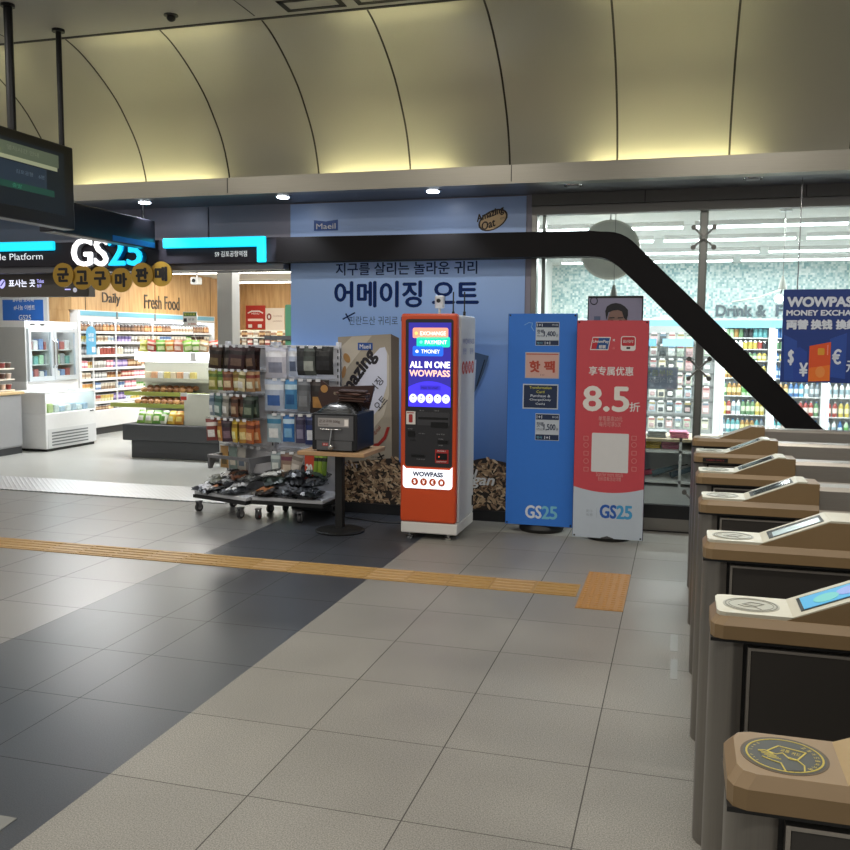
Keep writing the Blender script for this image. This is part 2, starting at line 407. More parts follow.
for i, (a, b) in enumerate(((-1.29, .13), (.17, 1.55), (1.59, 2.95), (2.99, 4.4))):
    mb = MB(); mb.box(a, b, YF+.045, YF+.055, .24, 2.82, glass); w = struct('window_%d' % (i+1), mb)
    f = MB()
    x = b+.02 if i < 3 else b
    f.box(x-.035, x+.035, YF+.07, YF+.16, .12, 2.82, frm, .004, 1)
    if i == 0: f.box(-1.34, -1.29, YF+.0, YF+.12, .12, 2.82, frm, .003, 1); f.box(-1.25, -1.22, YF+.06, YF+.12, .12, 2.82, frm)
    fo = f.build('window_frame', w)
    if i < 2:
        for z in (2.59, 1.46, .28):
            sp = MB()
            for sx in (-1, 1):
                for sz in (-1, 1):
                    p = (x+sx*.085, YF+.02, z+sz*.085)
                    sp.cyl((x, YF+.03, z), p, .009, mat('#8c8b86', .35, metal=.4), 8); sp.cyl((p[0], YF-.0, p[2]), (p[0], YF+.045, p[2]), .021, mat('#6f6e69', .35, metal=.5), 14)
            sp.cyl((x, YF+.02, z), (x, YF+.08, z), .014, frm, 10)
            sp.build('spider_fitting', w)

# --- the shop's shell
wood = mat('#c7a373', .5, noise=.1, nscale=4, name='oak veneer'); 
def woodm():
    M = bpy.data.materials.new('oak veneer wall'); M.use_nodes = True; nt = M.node_tree; N = nt.nodes; L = nt.links; b = N['Principled BSDF']
    tc = N.new('ShaderNodeTexCoord'); mp = N.new('ShaderNodeMapping'); mp.inputs['Scale'].default_value = (6, 6, .7); nz = N.new('ShaderNodeTexNoise'); nz.inputs['Scale'].default_value = 3; nz.inputs['Detail'].default_value = 5
    cr = N.new('ShaderNodeValToRGB'); cr.color_ramp.elements[0].color = lin('#b98f5c'); cr.color_ramp.elements[1].color = lin('#d3ae7c'); cr.color_ramp.elements[0].position = .3; cr.color_ramp.elements[1].position = .7
    L.new(tc.outputs['Object'], mp.inputs[0]); L.new(mp.outputs[0], nz.inputs['Vector']); L.new(nz.outputs['Fac'], cr.inputs[0]); L.new(cr.outputs[0], b.inputs['Base Color']); b.inputs['Roughness'].default_value = .5
    return M
woodw = woodm()
SZ = 2.97     # shop ceiling height
shopc = mat('#cfd0cc', .6, name='shop ceiling'); shopw = mat('#d8d8d4', .6, name='shop wall')
mb = MB(); mb.box(-15, 4.5, YF+.12, 25.2, SZ, SZ+.08, shopc); 
for y in (9.2, 10.4, 11.7, 13.0, 14.3): mb.box(-1.9, 4.5, y-.01, y+.01, SZ-.002, SZ, mat('#9b9c9a', .6))
struct('ceiling', mb)
xc = atX(244, 300, -9.85).y
mb = MB()
mb.box(-10.1, -9.85, 17.4, xc, 0, SZ, woodw)         # side wall past the coolers
mb.box(-12, -9.72, 12.75, 17.4, 2.14, SZ, woodw)     # bulkhead above the coolers
mb.box(-9.722, -9.715, 13.10, 13.11, 2.14, SZ, slot); mb.box(-9.722, -9.715, 15.2, 15.21, 2.14, SZ, mat('#8d6f49')); mb.box(-9.722, -9.715, 17.3, 17.31, 2.14, SZ, mat('#8d6f49'))
mb.box(-15, -12, 12.75, 12.85, 0, SZ, shopw); mb.box(-11.9, -9.8, 12.76, 12.8, 1.9, 2.14, woodw)
struct('wall_left', mb)
# lettering on the bulkhead
dk = mat('#4f4840', .5)
def wall_word(body, x0, y0, x1, y1, h):
    a = atX(x0, y0, -9.70); b = atX(x1, y1, -9.70)
    f = MB(); Face(f, (-9.715, a.y, a.z), (0, 1, 0), (0, 0, 1)).text(body, 0, 0, (b-a).length, h, dk, 0, ext=.01)
    return f
o = wall_word('Daily', 103, 305.5, 121, 307, .23).build('wall_lettering', base=tuple(atX(103, 306, -9.7))); tag(o, 'dark grey word Daily mounted on the wooden bulkhead above the cooler', 'lettering')
o = wall_word('Fresh Food', 145, 308.5, 180, 311.5, .26).build('wall_lettering', base=tuple(atX(145, 309, -9.7))); tag(o, 'dark grey words Fresh Food mounted on the wooden bulkhead', 'lettering')
mb = MB(); mb.box(-10.1, -2.2, xc, xc+.1, 0, SZ, woodw); struct('wall_back', mb)
mb = MB(); mb.box(-2.2, -2.1, YF+.2, 15.0, 0, SZ, shopw)
struct('wall_divider' if False else 'wall_middle', mb)
# mosaic wall behind the drinks
def mosaic():
    M = bpy.data.materials.new('glass mosaic'); M.use_nodes = True; nt = M.node_tree; N = nt.nodes; L = nt.links; b = N['Principled BSDF']
    tc = N.new('ShaderNodeTexCoord'); mp = N.new('ShaderNodeMapping'); mp.inputs['Scale'].default_value = (30, 30, 30)
    sn = N.new('ShaderNodeVectorMath'); sn.operation = 'FLOOR'; wn = N.new('ShaderNodeTexWhiteNoise'); cr = N.new('ShaderNodeValToRGB'); cr.color_ramp.interpolation = 'LINEAR'
    e = cr.color_ramp.elements; e[0].color = lin('#93b6ba'); e[1].color = lin('#eef4f2'); e.new(.3).color = lin('#b4cfd0'); e.new(.6).color = lin('#cfe0dd')
    L.new(tc.outputs['Object'], mp.inputs[0]); L.new(mp.outputs[0], sn.inputs[0]); L.new(sn.outputs[0], wn.inputs['Vector']); L.new(wn.outputs['Value'], cr.inputs[0]); L.new(cr.outputs[0], b.inputs['Base Color'])
    b.inputs['Roughness'].default_value = .25
    return M
mb = MB(); mb.box(-2.2, 4.5, 15.6, 15.7, 0, SZ, mosaic()); struct('wall_back', mb)
mb = MB(); mb.box(4.5, 4.6, YF, 15.7, 0, SZ, shopw); mb.box(4.5, 4.6, -2.5, YF, 0, CZ, wallp); struct('wall_right', mb)

# --- steel column inside the entrance
mb = MB(); a = atY(217, 300, 10.5); b = atY(232, 300, 10.5)
mb.box(a.x, b.x, 10.5, 10.5+(b.x-a.x), 0, SZ, brushed('#c9c9c6', .35, .5, 'Z', 'column steel'), .01); struct('trim_3', mb)

# ================================================================= shop fascia, portal beam
fas = mat('#29252d', .6, spec=.3, metal=.0, name='fascia metal'); beamm = mat('#0d0a0c', .6, spec=.2, metal=.0, name='dark bronze portal')
F0 = 7.98
t = thing('shop_fascia', (-7, F0, 2.42), 'long dark sign band above the open shop entrance', 'sign band')
mb = MB(); mb.box(-10.6, -3.72, F0, YF-.002, 2.42, 2.66, fas, .006, 1); mb.box(-10.6, -3.72, F0+.05, YF-.002, 2.36, 2.42, mat('#77767a', .35, metal=.6)); mb.build('band', t)
cy = lamp_mat('#14c2e6', 1.4); lwhite = lamp_mat('#ffffff', 2.6)
mb = MB(); p = atY(53, 241, F0-.04); q = atY(53, 250, F0-.04); mb.box(-9.6, p.x, F0-.05, F0, q.z, p.z, cy, .008, 1); o = mb.build('light_bar', t); o['label'] = 'glowing cyan straight bar'
mb = MB(); p = atY(163, 237.5, F0-.04); q = atY(264.5, 236, F0-.04); zl = atY(264, 262, F0-.04).z; w = q.z-atY(264, 246, F0-.04).z
mb.box(p.x, q.x, F0-.05, F0, q.z-w, q.z, cy, .006, 1); mb.box(q.x-w*.85, q.x, F0-.05, F0, zl, q.z-w*.5, cy, .006, 1); o = mb.build('light_bar', t); o['label'] = 'glowing cyan bar bent down at its right end'
mb = MB(); f = Face(mb, (0, F0, 0))
pa = atY(0, 262, F0); pb = atY(43, 261, F0); zt = atY(43, 250, F0).z
vw = (pb.x-pa.x)/.64
f.text('Lifestyle Platform', pb.x-vw*1.02, pb.z-.005, vw*1.02, .088, mat('#e6e6ea', emit=.7), .0)
pa = atY(215, 257, F0); pb = atY(247, 257, F0); f.text('S9 김포공항역점', pa.x, pa.z, pb.x-pa.x, .055, mat('#d8d8d8', emit=.5), .01)
mb.build('lettering', t)
# big GS25 letters
t = thing('shop_sign', (-5.6, F0, 2.4), 'large lit letters GS in white and 25 in cyan on the dark sign band', 'shop sign')
pa = atY(72, 266, F0-.08); pm = atY(107, 266, F0-.08); pb = atY(143, 266, F0-.08); hh = atY(72, 239, F0-.08).z-pa.z
side = mat('#6f7178', .5); cys = mat('#0c6f9c', .5)
for body, x0, x1, fr_, sd, lab in (('GS', pa.x, pm.x, lamp_mat('#ffffff', 1.5), side, 'white lit letters'), ('25', pm.x+.02, pb.x-.02, lamp_mat('#19c4ea', 1.25), cys, 'cyan lit digits')):
    mb = MB(); Face(mb, (0, F0, 0)).text(body, x0+.006, pa.z-.004, x1-x0, hh, sd, .02, d=.0, ext=.06)
    Face(mb, (0, F0-.062, 0)).text(body, x0, pa.z, x1-x0, hh, fr_, .018, d=.0, ext=.02); o = mb.build('lettering', t); o['label'] = lab
# portal beam: horizontal run, bend, diagonal leg to the floor
BY0, BY1 = 7.88, 8.06
def bp(x, y): p = atY(x, y, BY0); return (p.x, p.z)
topz = atY(290, 238, BY0).z; botz = atY(290, 262, BY0).z
x2, z2 = bp(700, 318); x3, z3 = bp(815, 430)
top = [(-3.72, 2.645), (bp(590, 232)[0], 2.635), bp(600, 231.5), bp(609, 231.5), bp(617, 232.5), bp(624, 235), bp(631, 239.5), bp(640, 248), bp(656.5, 264.5), bp(706, 312), bp(747, 352.5), bp(821, 427)]
dx = (top[-1][0]-top[-2][0])/(top[-1][1]-top[-2][1])
top.append((top[-1][0]+dx*(-.0-top[-1][1]), 0.0))
bot = [(-3.72, 2.415), (bp(585, 257)[0], 2.42), bp(594, 256.5), bp(603, 257.5), bp(610, 260.5), bp(618, 266), bp(636, 283), bp(673, 319), bp(706, 351), bp(747, 391), bp(784, 427)]
dx2 = (bot[-1][0]-bot[-2][0])/(bot[-1][1]-bot[-2][1]); bot.append((bot[-1][0]+dx2*(0-bot[-1][1]), 0.0))
n = len(top)
mb = MB(); bt = top; bb = bot
k = min(len(bt), len(bb))
import itertools
def resample(p, m):
    L = [0]
    for a, b in zip(p, p[1:]): L.append(L[-1]+math.hypot(b[0]-a[0], b[1]-a[1]))
    out = []
    for i in range(m):
        d = L[-1]*i/(m-1); j = max(0, min(len(p)-2, next((q for q in range(len(L)-1) if L[q+1] >= d-1e-9), len(p)-2)))
        tt = (d-L[j])/max(1e-9, L[j+1]-L[j]); out.append((p[j][0]+(p[j+1][0]-p[j][0])*tt, p[j][1]+(p[j+1][1]-p[j][1])*tt))
    return out
A = resample(bt, 120); B = resample(bb, 120)
vs = []
for y in (BY0, BY1): vs += [(a[0], y, a[1]) for a in A]+[(b[0], y, b[1]) for b in B]
N_ = 120; fs = []
for i in range(N_-1):
    fs.append((i, i+1, N_+i+1, N_+i)); fs.append((2*N_+i+1, 2*N_+i, 3*N_+i, 3*N_+i+1))
    fs.append((i+1, i, 2*N_+i, 2*N_+i+1)); fs.append((N_+i, N_+i+1, 3*N_+i+1, 3*N_+i))
mb.add(vs, fs, beamm)
mb.build('trim_4')['kind'] = 'structure'

# ================================================================= advertising wall (printed poster)
t = thing('advertising_poster', (-2.4, YF-.03, 0), 'tall light blue wall poster with dark blue Korean lettering and a drink carton', 'poster')
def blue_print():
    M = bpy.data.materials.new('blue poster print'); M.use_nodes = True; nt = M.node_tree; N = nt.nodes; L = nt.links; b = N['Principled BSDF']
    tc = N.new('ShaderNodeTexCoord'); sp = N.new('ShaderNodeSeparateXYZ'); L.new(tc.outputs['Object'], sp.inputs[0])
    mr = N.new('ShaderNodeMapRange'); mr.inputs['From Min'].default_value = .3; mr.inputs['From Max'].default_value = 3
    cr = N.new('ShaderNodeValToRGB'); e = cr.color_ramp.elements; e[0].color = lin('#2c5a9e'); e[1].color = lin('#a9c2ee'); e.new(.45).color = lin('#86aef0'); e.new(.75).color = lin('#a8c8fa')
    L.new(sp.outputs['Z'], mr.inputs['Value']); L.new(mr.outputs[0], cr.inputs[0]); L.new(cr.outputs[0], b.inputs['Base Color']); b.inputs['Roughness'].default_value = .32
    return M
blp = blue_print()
PY = YF-.012
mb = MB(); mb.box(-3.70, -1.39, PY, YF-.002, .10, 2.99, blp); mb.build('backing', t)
mb = MB(); mb.box(-3.70, -1.39, PY-.02, YF-.002, .0, .10, mat('#15161a', .4)); o = mb.build('plinth', t); o['label'] = 'black skirting strip'
navy = mat('#0e2a66', .7, spec=.2)
mb = MB(); f = Face(mb, (0, PY, 0))
def pz(x, y, Y=PY): p = atY(x, y, Y); return p.x, p.z
def ftext(f, body, x0, yb, x1, h, mt, off=0., d=.0015, Y=PY, **k):
    a = pz(x0, yb, Y); b = pz(x1, yb, Y); f.text(body, a[0], a[1], b[0]-a[0], h*(Y/ FPX*1.03) if h else None, mt, off, d, **k)
ftext(f, '지구를 살리는 놀라운 귀리', 336, 275.5, 477, 12.5, navy, .012)
ftext(f, '어메이징 오트', 335, 307, 478, 25.5, navy, .026)
ftext(f, '핀란드산 귀리로 만든 오트', 349, 325, 430, 9, mat('#2f4a7c', .5), .0)
mb.build('lettering', t)
mb = MB(); f = Face(mb, (0, PY, 0))       # logos at the top
a = pz(314, 231); b = pz(338, 219.5); w = b[0]-a[0]; h = b[1]-a[1]
f.poly([(a[0], a[1]), (b[0], a[1]), (b[0], b[1]), (a[0]+w*.5, a[1]+h*.86), (a[0], b[1])], mat('#24509c', .4), .002)
f.text('Maeil', a[0]+w*.1, a[1]+h*.16, w*.8, h*.5, white, .01, .003)
mb.build('logo', t); mb = MB(); f = Face(mb, (0, PY, 0)); a = pz(493, 220); cxx, czz = a
for dxx, mt, s in ((0, mat('#3b2a1c', .5), 1), (0, mat('#d9b98a', .5), .88)): f.ell(cxx, czz, .145*s, .085*s, mt, .002+(1-s)*.01, rot=.45)
f.text('Amazing', cxx-.145, czz-.035, .26, .08, mat('#33241a', .5), .03, .005, shear=.25, rot=.33); f.text('Oat', cxx-.1, czz-.095, .13, .07, mat('#33241a', .5), .03, .005, shear=.25, rot=.33)
f.text('핀란드산', cxx+.07, czz-.0, .07, .02, mat('#33241a', .5), 0, .005, rot=.2)
mb.build('logo', t)
# small bird / flag mark before the third line
mb = MB(); f = Face(mb, (0, PY, 0)); a = pz(344, 317); f.line([(a[0]-.01, a[1]-.02), (a[0]+.05, a[1]+.01), (a[0]+.11, a[1]+.04)], .014, navy); f.line([(a[0]+.02, a[1]+.03), (a[0]+.06, a[1]-.04)], .014, navy); mb.build('mark', t)
# printed carton
mb = MB(); f = Face(mb, (0, PY, 0))
cl = mat('#a99e8d', .5); cs = mat('#5b5046', .5); sw = mat('#c9bfae', .5); pw = mat('#d7d8e6', .4)
c0 = pz(338, 337); c1 = pz(391, 334); c2 = pz(392, 474); c3 = pz(338, 480); s1 = pz(399, 338); s2 = pz(399, 470)
f.poly([c3, c2, c1, c0], cl, .002); f.poly([c2, s2, s1, c1], cs, .002)
f.poly([pz(338, 380), pz(338, 350), pz(352, 336.5), pz(372, 335.6)], sw, .003)
f.poly([pz(341, 430), pz(345, 405), pz(352, 385), pz(366, 364), pz(380, 350), pz(386, 349), pz(389, 356), pz(389, 395), pz(384, 415), pz(374, 428), pz(360, 440)], sw, .003)
f.poly([pz(341, 422), pz(345, 402), pz(353, 383), pz(367, 362), pz(380, 348), pz(385, 347), pz(387, 353), pz(387, 385), pz(381, 406), pz(370, 420), pz(357, 430)], pw, .0045)
a = pz(358, 350); f.rect(a[0], a[1], .15, .07, mat('#24509c'), .005); f.text('Maeil', a[0]+.02, a[1]+.015, .11, .04, white, .01, .007)
a = pz(342, 410); f.text('Amazing', a[0]+.02, a[1]+.0, .62, .17, mat('#211c22'), .035, .006, rot=.95, shear=.15)
a = pz(363, 408); f.text('어메이징', a[0], a[1], .34, .08, mat('#2a2a3a'), .01, .006, rot=.88); a = pz(379, 411); f.text('오트', a[0], a[1], .14, .075, mat('#2a2a3a'), .01, .006, rot=.88)
f.poly([pz(371, 444), pz(378, 443), pz(384, 436), pz(387, 427), pz(390, 427), pz(386, 439), pz(379, 446), pz(372, 447)], mat('#a3261f'), .006)
a = pz(371, 440); f.text('Original', a[0], a[1], .16, .045, mat('#8a2a1c'), .0, .007, rot=.8)
a = pz(371, 466); f.text('Finland', a[0], a[1], .11, .035, mat('#26221f'), .01, .006); a = pz(371, 460); f.text('Oats from', a[0]-.0, a[1]+.02, .08, .025, mat('#26221f'), 0, .006)
f.line([pz(378, 458), pz(384, 455)], .014, mat('#26221f'), .006); f.line([pz(379, 453), pz(383, 460)], .014, mat('#26221f'), .006)
f.poly([pz(345, 462), pz(362, 462), pz(356, 474), pz(345, 474)], mat('#7e2430'), .006); a = pz(346, 467); f.text('00mg', a[0], a[1], .12, .045, pw, .01, .008); 
f.ell(*pz(347, 358), .03, .05, mat('#b2854f'), .006, rot=.5); f.ell(*pz(344, 372), .02, .06, mat('#a67a4c'), .006, rot=-.2)
mb.build('carton_print', t)
# printed heap of oat grains (ellipses of print)
mb = MB(); f = Face(mb, (0, PY, 0))
def heapz(x): return .40+.12*math.sin((x+3.2)*1.2)+(.16 if x > -1.9 else 0)*min(1, (x+2.0)*2)-max(0, x+1.75)*.45+(.08 if x < -2.6 else 0)
dkb = mat('#2b211b', .6)
xs = [-3.70+i*(2.31/40) for i in range(41)]
f.poly([(-3.70, .10), (-1.39, .10)]+[(x, heapz(x)) for x in reversed(xs)], dkb, .0065)
gr = [mat(c, .6) for c in ('#a58768', '#8b6c50', '#bfa27e', '#6a5240', '#d2ba98')]
R = random.Random(3)
for i in range(1300):
    x = R.uniform(-3.66, -1.43); z = R.uniform(.12, heapz(x)-.005)
    f.ell(x, z, R.uniform(.024, .036), R.uniform(.008, .012), R.choice(gr), .007+i*1e-6, n=8, rot=R.uniform(-1.3, 1.3))
o = mb.build('grain_print', t)
mb = MB(); f = Face(mb, (0, PY-.009, 0)); a = pz(463, 487); f.text('Vegan', a[0]-.1, a[1], .38, .13, white, .025, .003, shear=.3)
f.line([pz(470, 472), pz(475, 477), pz(477, 470)], .02, white, .003); mb.build('lettering', t); mb = MB(); f = Face(mb, (0, PY-.009, 0))
f.poly([pz(474, 352), pz(489, 356), pz(484, 372), pz(477, 388), pz(470, 400)], mat('#4a6284'), .003); f.line([pz(476, 360), pz(474, 392)], .012, mat('#c5d2e6'), .005); f.line([pz(485, 360), pz(477, 386)], .012, mat('#1f2c3e'), .005)
mb.build('lettering', t)

# ================================================================= hanging monitor and signs on the left
scr = thing('hanging_monitor', (-4.85, 6.1, 2.55), 'large black flat monitor hung on two poles from the ceiling at the left edge', 'monitor')
MX = -4.80
e0 = atX(73, 148, MX); e1 = atX(73, 230, MX); y1 = e0.y; zt = e0.z; zb = e1.z
y0 = y1-1.05
mb = MB(); mb.box(MX-.12, MX, y0, y1, zb, zt, mat('#0b0b0c', .35), .012); mb.build('casing', scr)
def monitor_screen():
    mb = MB(); f = Face(mb, (MX+.001, y0+.08, zb+.1), (0, 1, 0), (0, 0, 1)); w = (y1-y0)-.2; h = (zt-zb)-.17
    f.rect(0, 0, w, h, lamp_mat('#10181f', .6), .002); f.rect(0, h*.74, w*.92, h*.2, lamp_mat('#505a49', .6), .003); f.rect(0, h*.68, w*.9, h*.06, lamp_mat('#8a8f74', .7), .003)
    f.rect(0, h*.36, w*.75, h*.3, lamp_mat('#1f2b38', .7), .003); f.rect(0, h*.26, w*.85, h*.1, lamp_mat('#143a30', .8), .003)
    f.text('열차시간 안내', w*.25, h*.82, w*.4, h*.07, lamp_mat('#6a7060', .5), 0, .005)
    f.text('김포공항', w*.35, h*.5, w*.22, h*.06, lamp_mat('#50606e', .6), 0, .005); f.text('6분', w*.64, h*.5, w*.08, h*.06, lamp_mat('#50606e', .6), 0, .005)
    f.text('출발', w*.3, h*.28, w*.12, h*.06, lamp_mat('#2c6b55', .8), 0, .005)
    return mb
monitor_screen().build('screen', scr)
pm_ = mat('#1d1d1e', .4, metal=.5)
for yy in (6.02, 5.62):
    mb = MB(); mb.cyl((MX-.06, y1-(.06 if yy > 6 else .62), zt), (MX-.06, y1-(.06 if yy > 6 else .62), CZ), .022 if yy > 6 else .032, pm_, 12); mb.cyl((MX-.06, y1-(.06 if yy > 6 else .62), CZ-.02), (MX-.06, y1-(.06 if yy > 6 else .62), CZ), .05, pm_, 16); mb.build('pole', scr)
bx = thing('hanging_sign_box', (-5.1, 7.3, 2.6), 'dark slanting sign box seen edge on, with a blue glow at its lower end', 'sign')
BX = -5.03
q0 = atX(76, 206, BX); q1 = atX(160, 222, BX); q2 = atX(160, 250, BX)
mb = MB(); mb.box(BX-.14, BX, q0.y-.3, min(q1.y, 7.9), q2.z, q1.z, mat('#24242b', .3, metal=.4), .01); mb.build('casing', bx)
mb = MB(); mb.box(BX-.001, BX+.004, 7.2, min(q1.y, 7.9)-.02, q2.z+.01, q2.z+.06, lamp_mat('#0c4a8c', .22)); mb.build('lamp_strip', bx)
mb = MB(); mb.cyl((BX-.07, 7.8, q1.z), (BX-.07, 7.8, 3.0), .012, pm_, 8); mb.build('hanger', bx)
# ================================================================= station lamps
for i, x in enumerate((-6.5, -5.02, -3.57, -2.14, -.92, .5)):
    on = i in (1, 2, 3)
    t = thing('downlight', (x, 7.71, 2.97), ['round recessed downlight hidden behind the hanging monitor', 'lit round downlight in the soffit above the large lit letters', 'lit round downlight in the soffit above the right end of the cyan bar', 'lit round downlight in the soffit above the middle of the blue poster', 'unlit round downlight in the soffit left of the glass front', 'unlit round downlight in the soffit above the glass front'][i], 'downlight', 'downlights in the soffit')
    mb = MB(); n = 20
    mb.lathe([(.075, 2.985-0, chrome), (.08, 2.994, chrome), (.08, 2.999, chrome)], (x, 7.71, 0), 20); mb.build('ring', t)
    mb = MB(); mb.lathe([(.05, 2.978, lamp_mat('#eef4ff', 30) if on else mat('#8f9092', .3)), (.055, 2.985, lamp_mat('#eef4ff', 30) if on else mat('#8f9092', .3))], (x, 7.71, 0), 16); mb.build('lens', t)
# fluorescent tubes in the ledge trough
tubem = lamp_mat('#fbf6c4', 34)
tl = ['left fluorescent tube glowing behind the steel ledge', 'middle fluorescent tube glowing behind the steel ledge above the blue poster', 'right fluorescent tube glowing behind the steel ledge above the glass front', 'fluorescent tube behind the ledge beyond the monitor']
for i, (a, b) in enumerate(((-5.75, -4.2), (-3.15, -1.95), (-.8, .5), (-8.2, -6.7))):
    t = thing('cove_lamp', ((a+b)/2, 7.56, 3.02), tl[i], 'lamp', 'tubes in the ledge trough')
    mb = MB(); mb.box(a, b, 7.53, 7.59, 3.02, 3.045, white, .004, 1); mb.build('batten', t)
    mb = MB(); mb.cyl((a+.03, 7.56, 3.065), (b-.03, 7.56, 3.065), .016, tubem, 10); mb.build('tube', t)

# ================================================================= money kiosk
KX0, KX1, KY0, KY1 = -2.265, -1.765, 7.19, 7.82
t = thing('money_kiosk', (-2.0, 7.5, 0), 'tall orange and white currency exchange kiosk with a lit blue screen', 'kiosk')
org = mat('#c9481a', .38, name='orange enamel', coat=.3); wbody = mat('#c4c5c8', .35, name='white enamel')
mb = MB(); mb.box(KX0+.02, KX1, KY0+.07, KY1, .14, 1.90, wbody, .025, 3); mb.build('body', t)
mb = MB(); mb.box(KX0, KX1-.012, KY0, KY0+.075, .15, 1.91, org, .022, 3); mb.build('front_shell', t)
mb = MB(); mb.box(KX0+.005, KX1, KY0+.01, KY1-.01, .055, .15, mat('#d5d3cf', .4), .01); mb.build('plinth', t)
for x in (KX0+.07, KX1-.09):
    for y in (KY0+.07, KY1-.07):
        mb = MB(); mb.lathe([(.03, 0, chrome), (.035, .02, chrome), (.012, .025, chrome), (.012, .056, chrome)], (x, y, 0), 12); mb.build('foot', t)
mb = MB(); f = Face(mb, (KX0, KY0, 0)); f.rrect(.045, .63, .41, 1.235, .02, mat('#26262a', .4), .004); mb.build('front_panel', t)
# screen
sy0, sy1 = 1.135, 1.835; sx0 = .072; sw_ = .365
mb = MB(); f = Face(mb, (KX0+sx0, KY0-.004, sy0)); S = lambda c, e=.95: lamp_mat(c, e)
f.rect(0, 0, sw_, sy1-sy0, S('#2b2590'), .001)
def sc_(x, y): return x/400*sw_, (1-(y/750))*(sy1-sy0)   # zoomed screen crop units
k = []
for i in range(21): x = 400*i/20; k.append(sc_(x, 750)) if False else None
arc = [sc_(0, 750), sc_(400, 750)]+[sc_(400-i*20, 520+55*((400-i*20-200)/200)**2) for i in range(21)]
f.poly(arc, S('#4033e6'), .0016)
def pill(x, y, w, h, c): a = sc_(x, y+h); f.rrect(a[0], a[1], w/400*sw_, h/750*(sy1-sy0), .016, S(c), .002)
pill(38, 45, 335, 92, '#f09a80'); pill(75, 125, 315, 92, '#14cfb0'); pill(38, 207, 290, 90, '#1f63e0')
WT = S('#ffffff', 1.1)
def stx(b, x, y, w, h, mt=WT, off=.012, d=.003): a = sc_(x, y+h); f.text(b, a[0], a[1], w/400*sw_, h/750*(sy1-sy0), mt, off, d)
stx('EXCHANGE', 110, 78, 240, 34); stx('PAYMENT', 155, 156, 205, 34); stx('TMONEY', 120, 238, 175, 34)
for x, y, c in ((72, 94, '#ffe07a'), (118, 172, '#7ae8e0'), (80, 255, '#ffffff')): a = sc_(x, y); f.ell(a[0], a[1], .013, .013, S(c), .003)
stx('ALL IN ONE', 15, 345, 375, 55, off=.035); stx('WOWPASS', 10, 422, 380, 55, S('#ffc6b4', 1.05), .035)
a = sc_(110, 600); f.rrect(a[0], a[1], .18, .04, .008, S('#3227b8'), .002); stx('PRESS TO START', 125, 572, 160, 16, S('#15105a', .6), .01)
for i in range(5):
    a = sc_(45+78*i, 675); f.ell(a[0], a[1], .033, .037, S('#e8ecff', 1.1), .002); f.rect(a[0]-.006, a[1]+.006, .012, .012, S(['#333', '#3050c0', '#c03030', '#5a5a8a', '#3a8a8a'][i] if i else '#333333', .5), .003); f.rect(a[0]-.013, a[1]-.012, .026, .005, S('#6a70a0', .5), .003)
mb.build('screen', t)
# lower controls
mb = MB(); f = Face(mb, (KX0, KY0-.004, 0)); gr1 = mat('#38383c', .4); gr0 = mat('#0a0a0b', .3); red = mat('#a12a2a', .4)
f.rrect(.15, .98, .28, .11, .01, gr1, .003); f.rrect(.27, .965, .15, .045, .006, gr0, .006); f.rect(.16, 1.03, .26, .02, gr0, .005)
f.rect(.055, .985, .08, .11, mat('#d8d5d0', .5), .004); f.rrect(.078, 1.0, .033, .07, .008, red, .006); f.rect(.062, 1.078, .06, .008, red, .006)
mb.build('scanner_panel', t); mb = MB(); f = Face(mb, (KX0, KY0-.004, 0)); f.rrect(.07, .88, .06, .05, .008, gr0, .008); f.rrect(.33, .83, .09, .03, .006, gr0, .006); f.rrect(.1, .71, .12, .02, .006, gr0, .006); f.rect(.09, .85, .05, .004, gr0, .004)
mb.build('card_slots', t); mb = MB(); f = Face(mb, (KX0, KY0-.004, 0)); f.rect(.31, .665, .115, .115, red, .003); f.rrect(.32, .695, .095, .055, .006, gr0, .008); f.ell(.345, .72, .006, .006, lamp_mat('#ff5030', .8), .01)
mb.build('cash_slot', t); mb = MB(); f = Face(mb, (KX0, KY0-.004, 0)); lt = mat('#9a9a9e', .5)
for b, x, z, w in (('카드 투입', .07, .943, .04), ('출금', .17, 1.1, .04), ('영수증', .3, 1.1, .04), ('카드 출구', .165, .905, .055), ('현금 투입', .32, .905, .07), ('반환', .34, .865, .04), ('반환', .34, .812, .04), ('여권 스캔', .15, .688, .07)): f.text(b, x, z, w, .009, lt, 0, .007)
f.text('CASH', .33, .765, .07, .009, white, .01, .007); f.text('DEPOSIT', .325, .675, .085, .009, white, .01, .007)
mb.build('lettering', t)
# lit name box
mb = MB(); f = Face(mb, (KX0, KY0-.002, 0)); lw = lamp_mat('#f4f8ff', 1.05)
f.poly([(.03, .635), (.055, .61), (.435, .61), (.46, .635), (.46, .47), (.45, .452), (.435, .445), (.055, .445), (.04, .452), (.03, .47)], lw, .012)
f.text('WOWPASS', .12, .55, .26, .038, mat('#04154a', .8), .05, .018)
for i, c in enumerate('$¥€₩'):
    x = .135+.078*i; f.ell(x, .502, .03, .032, mat('#d4531d', .4), .0135); f.text(c, x-.011, .485, .022, .034, lamp_mat('#ffffff', .8), .01, .0155)
mb.build('lit_sign', t)
